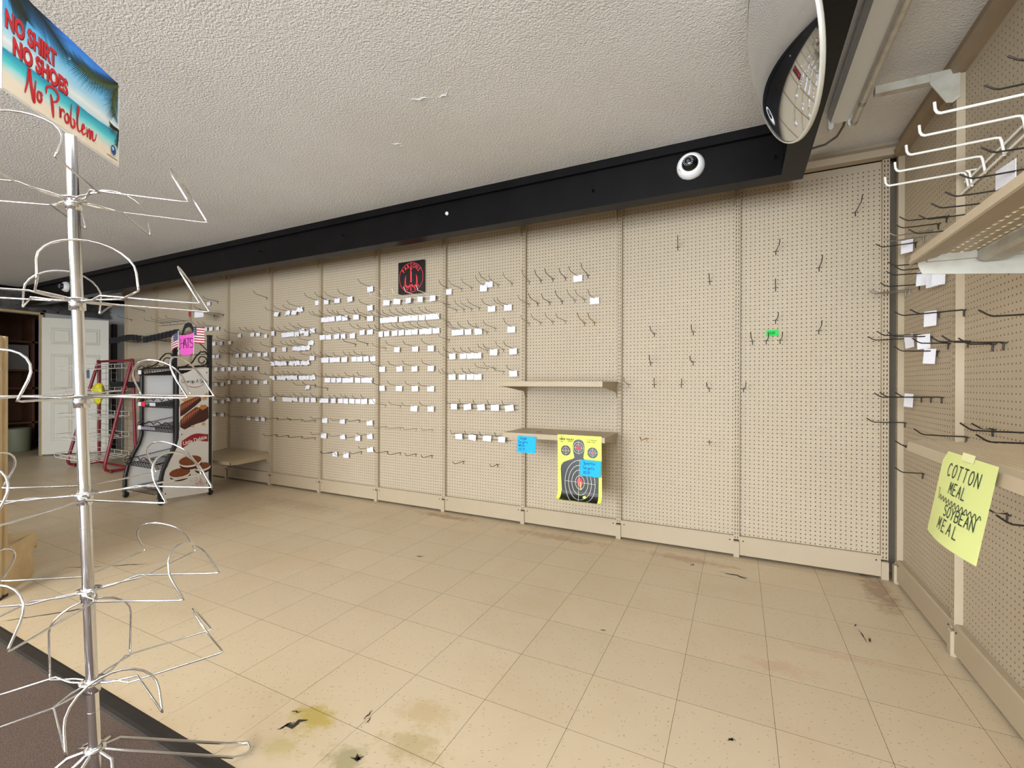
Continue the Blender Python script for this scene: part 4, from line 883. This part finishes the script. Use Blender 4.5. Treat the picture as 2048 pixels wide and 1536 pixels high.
# printed picture
crm, brn, dbr, wht = M('print_cream', (214, 176, 128), .5), M('print_brown', (122, 62, 40), .5), M('print_choc', (70, 32, 24), .5), M('print_white', (240, 238, 236), .5)
f = Flat(af, .0008); f.poly([(2.468, .985), (2.50, 1.01), (2.56, 1.01), (2.592, .985), (2.585, .955), (2.55, .935), (2.50, .935), (2.475, .95)]).build('bowl_print', crm, t)
for u, v, a, b in ((2.70, .995, .022, .026), (2.675, .965, .026, .018), (2.57, .70, .016, .012), (2.67, .715, .018, .016)): Flat(af, .0018).disc(u, v, a, b).build('peanut_print', crm, t)
f = Flat(af, .0011); f.disc(2.535, .995, .045, .017).build('spread_print', M('print_tan', (232, 206, 170), .5), t)
f = Flat(af, .0010); f.poly([(2.462, .90), (2.50, .93), (2.62, .985), (2.645, .975), (2.648, .945), (2.60, .90), (2.50, .82), (2.462, .80)]).poly([(2.462, .76), (2.50, .80), (2.62, .875), (2.68, .90), (2.715, .88), (2.718, .77), (2.68, .74), (2.60, .72), (2.50, .675), (2.462, .70)]).build('wafer_shadow_print', dbr, t)
f = Flat(af, .0013); f.poly([(2.462, .915), (2.50, .94), (2.62, .99), (2.64, .978), (2.60, .945), (2.50, .865), (2.462, .84)]).poly([(2.462, .765), (2.50, .81), (2.60, .885), (2.64, .875), (2.63, .845), (2.52, .745), (2.475, .72)]).build('wafer_print', brn, t)
for i in range(9):
    q = i/8
    for a, b in (((2.47+.15*q, .862+.10*q), (2.478+.15*q, .912+.07*q)), ((2.478+.14*q, .742+.11*q), (2.486+.14*q, .790+.085*q))): Flat(af, .0016).line([a, b], .006).build('drizzle_print', M('print_drizzle', (214, 130, 96), .5), t)
f = Flat(af, .0014); f.poly([(2.64, .90), (2.69, .905), (2.705, .875), (2.66, .85), (2.635, .87)]).build('wafer_end_print', M('print_peanut', (196, 128, 62), .5), t)
rib = [(2.475+.24*i/12, .545+.022*math.sin(i/12*math.pi*1.5-.6)+.048*i/12) for i in range(13)]
f = Flat(af, .0010); f.strip([(0, 0, 0)]*0) if False else None
f.mb.add([af(u, v+s_, .0010) for u, v in rib for s_ in (-.036, .036)], [(2*i, 2*i+1, 2*i+3, 2*i+2) for i in range(12)])
f.build('banner_print', M('banner_red', (158, 24, 46), .5), t)
f = Flat(af, .0016); f.font('Little Debbie', 2.596, .5485, .052, rot=R(11), bold=.0012, sx=.80); f.build('banner_lettering', wht, t)
f = Flat(af, .0010); f.text('Unwrap A Smile', 2.472, 1.118, .034, .0036, .1, adv=.565); f.build('slogan_lettering', M('ink_slate', (50, 58, 66), .7), t)
f = Flat(af, .0010); f.line(arc(2.588, 1.20, .125, .125, 220, 320, 14), [.001+.005*math.sin(math.pi*i/14) for i in range(15)]); f.build('smile_print', M('smile_red', (150, 60, 56), .6), t)
cook = [(2.46, .275, .09, .052), (2.66, .305, .075, .042), (2.55, .375, .10, .058)]
for i, (u, v, a, b) in enumerate(cook):
    l = .0009+.0009*i
    Flat(af, l).disc(u+.006, v-.034, a*.98, b*.9).build('cookie_base_print', dbr, t); Flat(af, l+.0003).disc(u+.004, v-.016, a*.98, b*.82).build('cookie_filling_print', wht, t); Flat(af, l+.0006).disc(u, v, a, b*.8).build('cookie_top_print', M('print_cookie', (142, 78, 44), .6, var=.9, vscale=90, tint=(88, 44, 26)), t)
f = Flat(af, .0008); rg = random.Random(4)
for i in range(60):
    u, v, a = rg.gauss(2.63, .032), rg.gauss(.14, .022), rg.uniform(0, 3.1); f.line([(u, v), (u+.012*math.cos(a), v+.012*math.sin(a))], .003)
f.build('crumb_print', M('print_crumb', (190, 110, 80), .6), t)
for u, v in ((2.70, 1.22), (2.475, 1.04), (2.475, .63), (2.70, .13), (2.34, .10)): MB().lathe([(.006, 0), (.005, .003), (0, .004)], (RXr+.016, u, v), (1, 0, 0), 8).build('panel_screw', blackmetal, t, True)
def yfront(z):
    for (a, b), (c, d) in zip(fp, fp[1:]):
        if b <= z <= d: return a+(c-a)*(z-b)/(d-b)
    return fp[0][0]
for i, z in enumerate((1.195, .885, .655, .33, .105)):
    yf = yfront(z)-.03; zb = z+.055 if i < 4 else z+.02; mb = MB(); a0, a1 = RXl+.02, RXr-.02
    Z_ = lambda y: z+(zb-z)*(y-yf)/(RB-yf)
    for k in range(13): x = a0+(a1-a0)*k/12; mb.tube([(x, yf, z), (x, RB-.02, zb)], .0028, 5)
    for y in (yf, yf+.1, RB-.14, RB-.02): mb.tube([(a0, y, Z_(y)-.004), (a1, y, Z_(y)-.004)], .0035, 5)
    sh_ = mb.build('wire_shelf', blackmetal, t, True)
    if i < 4:
        mb = MB(); mb.tube([(a0, yf-.02, z+.045), (a1, yf-.02, z+.045)], .0035, 5)
        for k in range(13): x = a0+(a1-a0)*k/12; mb.tube([(x, yf, z), (x, yf-.02, z+.045)], .0025, 5)
        wv = [(a0+(a1-a0)*k/48, yf-.015, z+.06+.03*abs(math.sin(k*math.pi/12))) for k in range(49)]; mb.tube(wv, .004, 5)
        for x in (a0, a1): mb.tube([(x, yf-.02, z+.045), (x, RB-.03, zb+.05)], .0035, 5)
        mb.build('front_fence', blackmetal, sh_, True)
        if i < 3: MB().box(a0+.03, a0+.085, yf-.026, yf-.023, z+.005, z+.045).build('price_strip', card_m, sh_, True)
        if i == 1: MB().box(a0+.09, a0+.16, yf-.027, yf-.024, z+.003, z+.048).build('red_strip', M('red_card', (226, 48, 62), .6), sh_, True); MB().box(a0+.24, a0+.34, yf-.026, yf-.024, z+.01, z+.04).build('price_strip', card_m, sh_, True)
        if i == 2: MB().box(a0+.02, a0+.33, yf-.024, yf-.022, z+.008, z+.036).build('price_strip', M('grey_card', (150, 150, 164), .6, var=.8, vscale=60, tint=(60, 60, 70)), sh_, True)
# scroll work above the shelves
mb = MB(); mb.tube([(RXl, RB, 1.285), (RXr, RB, 1.285)], .005, 6).tube([(RXl, RB, 1.405), (RXr, RB, 1.405)], .004, 6)
mb.tube([(RXl, yfront(1.25), 1.255), (RXr, yfront(1.25), 1.255)], .006, 6)
for x in (RXl, RXr): mb.tube([(x, 2.44, 1.255), (x, RB, 1.285)], .006, 6)
for x in (RXl, RXr):
    ctl = [(2.45, 1.262), (2.52, 1.278), (2.575, 1.315), (2.61, 1.375), (2.65, 1.42), (2.695, 1.425), (2.725, 1.385), (2.728, 1.335), (2.705, 1.30), (2.665, 1.29)]
    mb.tube([(x, a, b) for a, b in ctl], .007, 6)
    mb.tube([(x, 2.665+(.05-.03*a/430)*math.cos(R(a-60)), 1.338+(.05-.03*a/430)*math.sin(R(a-60))) for a in range(0, 431, 20)], .0055, 6)
mb.tube([(RXl+.01+(RXr-RXl-.02)*k/16, RB, 1.42+.13*math.sin(math.pi*k/16)) for k in range(17)], .005, 6)
mb.build('scroll_work', blackmetal, t, True)
# pink HATS paper, flags and strap on top of it
t = thing('hats_sign', 'hot pink paper hand lettered HATS on top of the snack rack', 'sign', (-5.05, 2.71, 1.40))
hf = lambda u, v, l: (-5.195+u, 2.708-l-.01*math.sin(u*12), 1.40+v)
sh = [(.03, .03), (.055, .0), (.215, .0), (.25, .03), (.262, .20), (.262, .222), (.13, .205), (.0, .21)]
MB().prism(sh, lambda a, b: hf(a, b, 0), lambda a, b: hf(a, b, .0012)).build('paper', M('hot_pink_paper', (240, 98, 200), .7), t, True)
f = Flat(hf, .0024); f.text('HATS', .038, .075, .095, .0075, .05, adv=.56); f.build('hand_lettering', M('ink_purple', (96, 20, 90), .7), t)
def flag(label, x, z0, z1, lean, w, h, flip):
    t = thing('small_flag', label, 'flag', (x, 2.70, z0)); MB().tube([(x, 2.70, z0), (x+lean, 2.70, z1)], .0035, 6).build('stick', white_wire, t, True)
    def ff(u, v, l): return (x+lean*.95+flip*u, 2.698-l-.012*math.sin(u*28), z1-.012-h+v-.35*u*(1 if flip < 0 else .25))
    n = 8
    for i in range(13):
        f = Flat(ff, 0); f.mb.add([ff(w*k/n, h*q/13, 0) for k in range(n+1) for q in (i, i+1)], [(2*k, 2*k+1, 2*k+3, 2*k+2) for k in range(n)]); f.build('stripe', M('flag_red', (168, 34, 52), .7) if i % 2 == 0 else M('flag_white', (236, 232, 232), .7), t)
    f = Flat(ff, .001); f.mb.add([ff(w*.42*k/4, h*q, .001) for k in range(5) for q in (6/13, 1)], [(2*k, 2*k+1, 2*k+3, 2*k+2) for k in range(4)]); c_ = f.build('canton', M('flag_navy', (40, 58, 96), .7), t)
    f = Flat(ff, .0016)
    for r_ in range(4):
        for q in range(4): f.disc(w*(.05+.1*q+.04*(r_ % 2)), h*(.53+.12*r_), .0032, .0032, 5)
    f.build('stars', M('flag_white', (236, 232, 232), .7), c_)
flag('small striped and starred flag upright at the blank end of the pink paper', -4.925, 1.40, 1.695, .012, .155, .165, 1)
flag('small striped and starred flag drooping at the H end of the pink paper', -5.185, 1.40, 1.655, -.012, .145, .155, -1)
st_ = thing('black_strap', 'black plastic strap arching behind the pink paper', 'strap', (-5.06, 2.735, 1.60))
pts = [(-5.19, 1.595), (-5.165, 1.665), (-5.125, 1.72), (-5.07, 1.738), (-5.02, 1.725), (-4.985, 1.68), (-4.95, 1.70)]
MB().prism([(a, b) for a, b in pts]+[(a+.0, b-.045) if i < 6 else (a, b-.02) for i, (a, b) in reversed(list(enumerate(pts)))], lambda a, b: (a, 2.722, b), lambda a, b: (a, 2.730, b)).build('band', black_plate, st_, True)

# ================================================================ RED A-FRAME RACK
redm = M('dark_red_enamel', (126, 30, 44), .35)
t = thing('red_rack', 'dark red tubular A-frame rack with white wire shelves by the white door', 'display rack', (-7.4, 2.95, 0))
for x, xt in ((-6.935, -6.92), (-7.90, -7.78)):
    cv_ = [(x, 2.80, .16), (x, 2.785, .09), (x, 2.80, .045), (x, 2.84, .026)]
    MB().tube([(xt, 3.05, 1.37), (xt+(x-xt)*.5, 2.92, .76)]+cv_+[(x, 3.0, .026), (x, 3.10, .026)], .0185, 10).build('front_leg', redm, t, True)
    MB().tube([(xt, 3.065, 1.41), (x+.01, 3.11, .02)], .0185, 10).build('back_leg', redm, t, True)
    MB().lathe([(0, -.012), (.022, -.012), (.024, 0), (.022, .012), (0, .012)], (xt, 3.058, 1.40), (0, 1, 0), 14).build('top_knuckle', redm, t, True)
    for y, z in ((2.84, .012), (2.93, .45), (3.0, 1.05)): MB().lathe([(0, -.012), (.013, -.012), (.015, .0), (.013, .012), (0, .012)], (x+(xt-x)*z/1.39+.02, y, z+.01), (1, 0, 0), 10).build('knob', redm, t, True)
    MB().tube([(x, 2.86, .0), (x, 2.86, .03)], .011, 8).build('levelling_foot', blackmetal, t, True)
MB().tube([(-7.78, 3.058, 1.40), (-6.92, 3.058, 1.40)], .016, 10).build('top_bar', redm, t, True)
MB().tube([(-7.90, 3.10, .026), (-6.935, 3.10, .026)], .016, 10).build('rear_bar', redm, t, True)
mb = MB()
for i in range(7): x = -7.75+.82*i/6; mb.tube([(x, 3.075, .12), (x, 3.075, 1.36)], .0025, 5)
for i in range(15): z = .13+1.2*i/14; mb.tube([(-7.77, 3.078, z), (-6.94, 3.078, z)], .0025, 5)
mb.build('grid_back', M('grey_wire', (128, 128, 124), .4, metal=.7), t, True)
for i, z in enumerate((1.275, .985, .66, .40, .155)):
    mb = MB(); y0, y1, a0, a1 = 2.70-.012*i, 3.05, -7.86, -6.97; z1 = z+.03
    mb.tube([(a0, y0, z), (a1, y0, z), (a1, y1, z1), (a0, y1, z1)], .0045, 6, closed=True)
    mb.tube([(a0, y0-.015, z+.05), (a1, y0-.015, z+.05), (a1, y1, z1+.055), (a0, y1, z1+.055)], .004, 6, closed=True)
    for k in range(1, 6): y = y0+(y1-y0)*k/6; mb.tube([(a0, y, z+.03*k/6), (a1, y, z+.03*k/6)], .003, 5)
    for k in range(6): x = a0+(a1-a0)*k/5; mb.tube([(x, y0-.015, z+.05), (x, y0, z), (x, y1, z1), (x, y1, z1+.055)], .0032, 5)
    mb.build('wire_shelf', white_wire, t, True)
t = thing('yellow_bag', 'crumpled yellow plastic bag left on a shelf of the red rack', 'bag', (-7.36, 2.88, 1.0))
mb = MB(); n = 16; vs = []
for j in range(11):
    q = j/10
    for i in range(n):
        a = 2*math.pi*i/n; rr = (.11*math.sin(math.pi*(.08+.84*q))**.7)*(1+.16*math.sin(3*a+5*q)+.1*math.sin(5*a-7*q))
        vs.append((-7.38+.07*q+rr*math.cos(a), 2.88+rr*.45*math.sin(a), .87+.24*q-.04*math.cos(a)*(1-q)))
mb.add(vs, [(j*n+i, j*n+(i+1) % n, (j+1)*n+(i+1) % n, (j+1)*n+i) for j in range(10) for i in range(n)]+[tuple(reversed(range(n))), tuple(range(10*n, 11*n))], True).build('bag_body', M('yellow_plastic', (226, 216, 40), .3, bump=.6, bscale=30), t, True)
MB().box(-7.44, -7.36, 2.80, 2.803, 1.17, 1.29).build('blue_label', M('blue_grey_card', (86, 104, 130), .6), t, True)

# ================================================================ DOOR, STORE ROOM AND FAR END
doorm = M('white_door_paint', (214, 210, 196), .45, var=.15, vscale=2)
hp, fpnt = V3((-9.475, 3.03, 0)), V3((-9.0, 3.665, 0)); dd = (fpnt-hp); DW = dd.length; dd.normalize(); dn = dd.cross(V3((0, 0, 1))).normalized()
d1 = struct(thing('door_1', 'white six panel door standing open beside the dark store room', 'door', hp), 'white six panel door standing open beside the dark store room', 'door')
def df(u, v, l): return hp+dd*u+V3((0, 0, v))+dn*l
MB().prism([(0, .02), (DW, .02), (DW, 2.10), (0, 2.10)], lambda a, b: df(a, b, 0), lambda a, b: df(a, b, -.04)).build('door_leaf', doorm, d1, True)
for u0, u1 in ((.11, .36), (.44, .69)):
    for v0, v1 in ((.22, .82), (1.0, 1.55), (1.70, 1.95)):
        mb = MB(); o_ = [(u0, v0), (u1, v0), (u1, v1), (u0, v1)]; i_ = [(u0+.03, v0+.03), (u1-.03, v0+.03), (u1-.03, v1-.03), (u0+.03, v1-.03)]; j_ = [(u0+.045, v0+.045), (u1-.045, v0+.045), (u1-.045, v1-.045), (u0+.045, v1-.045)]
        vs = [df(a, b, .0) for a, b in o_]+[df(a, b, .005) for a, b in [((p[0]*2+q[0])/3, (p[1]*2+q[1])/3) for p, q in zip(o_, i_)]]+[df(a, b, .001) for a, b in i_]+[df(a, b, .007) for a, b in j_]
        mb.add(vs, [(r*4+k, r*4+(k+1) % 4, r*4+4+(k+1) % 4, r*4+4+k) for r in range(3) for k in range(4)]+[(12, 13, 14, 15)]).build('door_panel', doorm, d1, True)
MB().lathe([(0, .06), (.024, .055), (.028, .04), (.012, .02), (.026, .006), (.026, 0)], df(DW-.06, .96, 0), dn, 16).build('door_knob', brass_m, d1, True)
wood = M('door_casing_wood', (196, 170, 126), .5, var=.4, vscale=12, tint=(150, 120, 80))
struct(MB().box(-9.5, -9.47, 3.02, 3.055, 0, 2.17).box(-9.5, -9.47, 2.0, 3.055, 2.14, 2.175).build('trim_6', wood), 'pale wood casing around the store room doorway', 'door casing')
struct(MB().box(-9.5, -9.46, 1.9, 3.32, 2.18, 2.25).box(-9.5, -9.45, -2, 4.4, 2.45, ZC).build('trim_7', black_m), 'black boards above the store room doorway', 'trim')
struct(MB().box(-9.49, -9.44, 3.90, 3.965, 0, 2.10).build('trim_8', M('dark_post', (54, 44, 38), .6)), 'dark narrow post behind the open white door', 'post')
pm_ = MB(); nn_, mm_ = 40, 10; vs = []; rg = random.Random(3)
for j in range(mm_+1):
    for i in range(nn_+1): vs.append((-9.47+rg.uniform(0, .035), 1.9+1.95*i/nn_, 2.17+.29*j/mm_))
pm_.add(vs, [(j*(nn_+1)+i, j*(nn_+1)+i+1, (j+1)*(nn_+1)+i+1, (j+1)*(nn_+1)+i) for j in range(mm_) for i in range(nn_)], True)
tag(pm_.build('plastic_sheet', M('grey_plastic_film', (96, 94, 92), .18, var=.7, vscale=9, tint=(40, 38, 38))), 'crinkled shiny plastic sheet stapled above the doorway', 'plastic sheet')
# store room behind the doorway
brn_w = M('brown_panelling', (96, 62, 40), .6, var=.5, vscale=6, tint=(60, 38, 26))
struct(MB().box(-11.3, -11.2, 1.2, 4.4, 0, ZC).box(-11.2, -9.62, 4.3, 4.4, 0, ZC).box(-11.2, -9.62, 1.2, 1.3, 0, ZC).build('wall_store', brn_w), 'dark brown panelled walls of the store room', 'wall')
t = thing('store_shelf', 'brown wooden shelving inside the dark store room', 'shelving', (-10.95, 3.2, 0))
for z in (.10, .42, 1.0, 1.30, 1.78): MB().box(-11.18, -10.75, 2.2, 4.25, z, z+.03).build('shelf_board', brn_w, t, True)
for y in (2.2, 3.33, 4.22): MB().box(-11.18, -10.75, y, y+.03, 0, 2.2).build('side_board', brn_w, t, True)
o = MB().lathe([(0, 0), (.14, 0), (.15, .02), (.165, .36), (.16, .38), (.15, .36), (.13, .03), (0, .03)], (-10.4, 3.05, .0), (0, 0, 1), 24).build('pail', M('dull_green_plastic', (120, 124, 100), .6)); tag(o, 'dull green pail on the store room floor', 'pail')
o = MB().box(-11.0, -10.8, 2.95, 3.30, 1.33, 1.74).build('carton', M('grey_carton', (120, 118, 116), .8, var=.3)); tag(o, 'grey carton on a store room shelf', 'carton')

# ================================================================ END OF THE OTHER AISLE UNIT
go = V3((-3.432, .962, 0)); gd = V3((-.738, .675, 0)).normalized(); gn = V3((-gd.y, gd.x, 0))
gl = lambda s_, q, z: go+gd*s_+gn*q+V3((0, 0, z))
old = M('aged_cream_enamel', (216, 196, 156), .45, var=.5, vscale=9, tint=(176, 146, 100))
t = thing('aisle_gondola', 'end of a cream aisle shelving unit with a perforated base deck', 'gondola', go)
def gbox(name, s0, s1, q0, q1, z0, z1, m=old): MB().hexa([gl(s0, q0, z0), gl(s1, q0, z0), gl(s1, q1, z0), gl(s0, q1, z0)], [gl(s0, q0, z1), gl(s1, q0, z1), gl(s1, q1, z1), gl(s0, q1, z1)]).build(name, m, t, True)
gbox('upright', -.008, .012, -.004, .036, 0, 1.36); gbox('upright', -.052, -.034, -.004, .036, 0, 1.36)
gbox('slotted_web', -.034, -.008, .006, .03, 0, 1.355, old)
sp_ = [(.012, .012), (.235, .012), (.235, .12), (.222, .15), (.24, .17), (.272, .19), (.276, .245), (.262, .262), (.012, .25)]
MB().prism(sp_, lambda a, b: gl(a, .0, b), lambda a, b: gl(a, .004, b)).build('base_bracket', old, t, True)
gbox('kick_plate', .236, .250, .0, 1.0, .03, .125); gbox('front_lip', .274, .288, .004, 1.0, .165, .235)
mb = MB()
for i in range(40):
    for j, (a, b) in enumerate(((.012, .22), (.22, .232), (.232, .272))):
        q0, q1 = .004+.025*i, .004+.025*(i+1)
        if j == 1: q1 = q0+.012
        mb.add([gl(a, q0, .258), gl(b, q0, .262), gl(b, q1, .262), gl(a, q1, .258)], [(0, 1, 2, 3)])
mb.build('base_deck', old, t, True)
gbox('deck_rim', .012, .27, .004, .010, .240, .2575)
gbox('back_panel', -.026, -.018, .036, 1.0, .10, 1.30, panel_m)
gbox('slide_foot', -.06, .012, -.006, .04, 0, .012, M('foot_dark', (60, 52, 44), .7))

# ================================================================ FLOOR MARKS
mk = M('black_scuff', (48, 42, 36), .7); rg = random.Random(9)
def mark(cx, cy, L, w, ang, n=7):
    pts = [(cx+math.cos(ang)*L*(i/n-.5)+rg.uniform(-w, w)*.6, cy+math.sin(ang)*L*(i/n-.5)+rg.uniform(-w, w)*.6) for i in range(n+1)]
    f = Flat(lambda u, v, l: (u, v, l), .0012); f.line(pts, [w*max(.12, math.sin(math.pi*i/n))*rg.uniform(.6, 1.3) for i in range(n+1)]); f.build('scuff_mark', mk, floor)
R_ = math.radians
MARKS = [(-1.305, 1.03, .085, .016, R_(62)), (-1.322, 1.012, .05, .010, R_(70)), (-1.35, 1.07, .03, .006, R_(20)), (-1.847, 2.387, .05, .012, R_(15)), (-.255, 3.039, .04, .012, R_(80)), (-.02, 2.99, .16, .012, R_(-10)), (.02, 2.97, .06, .008, R_(-25)),
         (-3.36, 1.465, .22, .010, R_(35)), (-3.55, 1.33, .22, .008, R_(30)), (-2.95, 1.02, .26, .012, R_(52)), (-3.05, .90, .12, .008, R_(50)), (.49, 2.62, .03, .006, R_(60)), (.50, 2.52, .12, .005, R_(95)), (.52, 2.50, .05, .008, R_(80)), (-1.02, 1.02, .03, .016, R_(20)), (-.02, 1.60, .02, .01, R_(20)), (-.55, 2.05, .03, .006, R_(20)), (-1.12, 1.17, .05, .006, R_(100)), (-1.10, 1.15, .03, .005, R_(95))]
for a in MARKS: mark(*a)

# peeling paint on the ceiling
ceil_o = bpy.data.objects['ceiling']; flk = M('peeling_paint', (206, 206, 206), .6)
for cx, cy, L, ang in ((-1.40, 1.79, .10, 14), (-1.28, 1.82, .07, -6), (-1.78, 2.07, .07, 20), (-1.77, 2.10, .04, 60)):
    a = R(ang); n = 6; vs = []
    for i in range(n+1):
        q = i/n-.5; wv = .006*math.sin(i*2.1+cx*30)
        for sd in (0, 1): vs.append((cx+L*q*math.cos(a)-(wv+sd*.005*math.cos(math.pi*q))*math.sin(a), cy+L*q*math.sin(a)+(wv+sd*.005*math.cos(math.pi*q))*math.cos(a), ZC-.0005-sd*.004*math.cos(math.pi*q)))
    MB().add(vs, [(2*i, 2*i+1, 2*i+3, 2*i+2) for i in range(n)], True).build('paint_flake', flk, ceil_o)
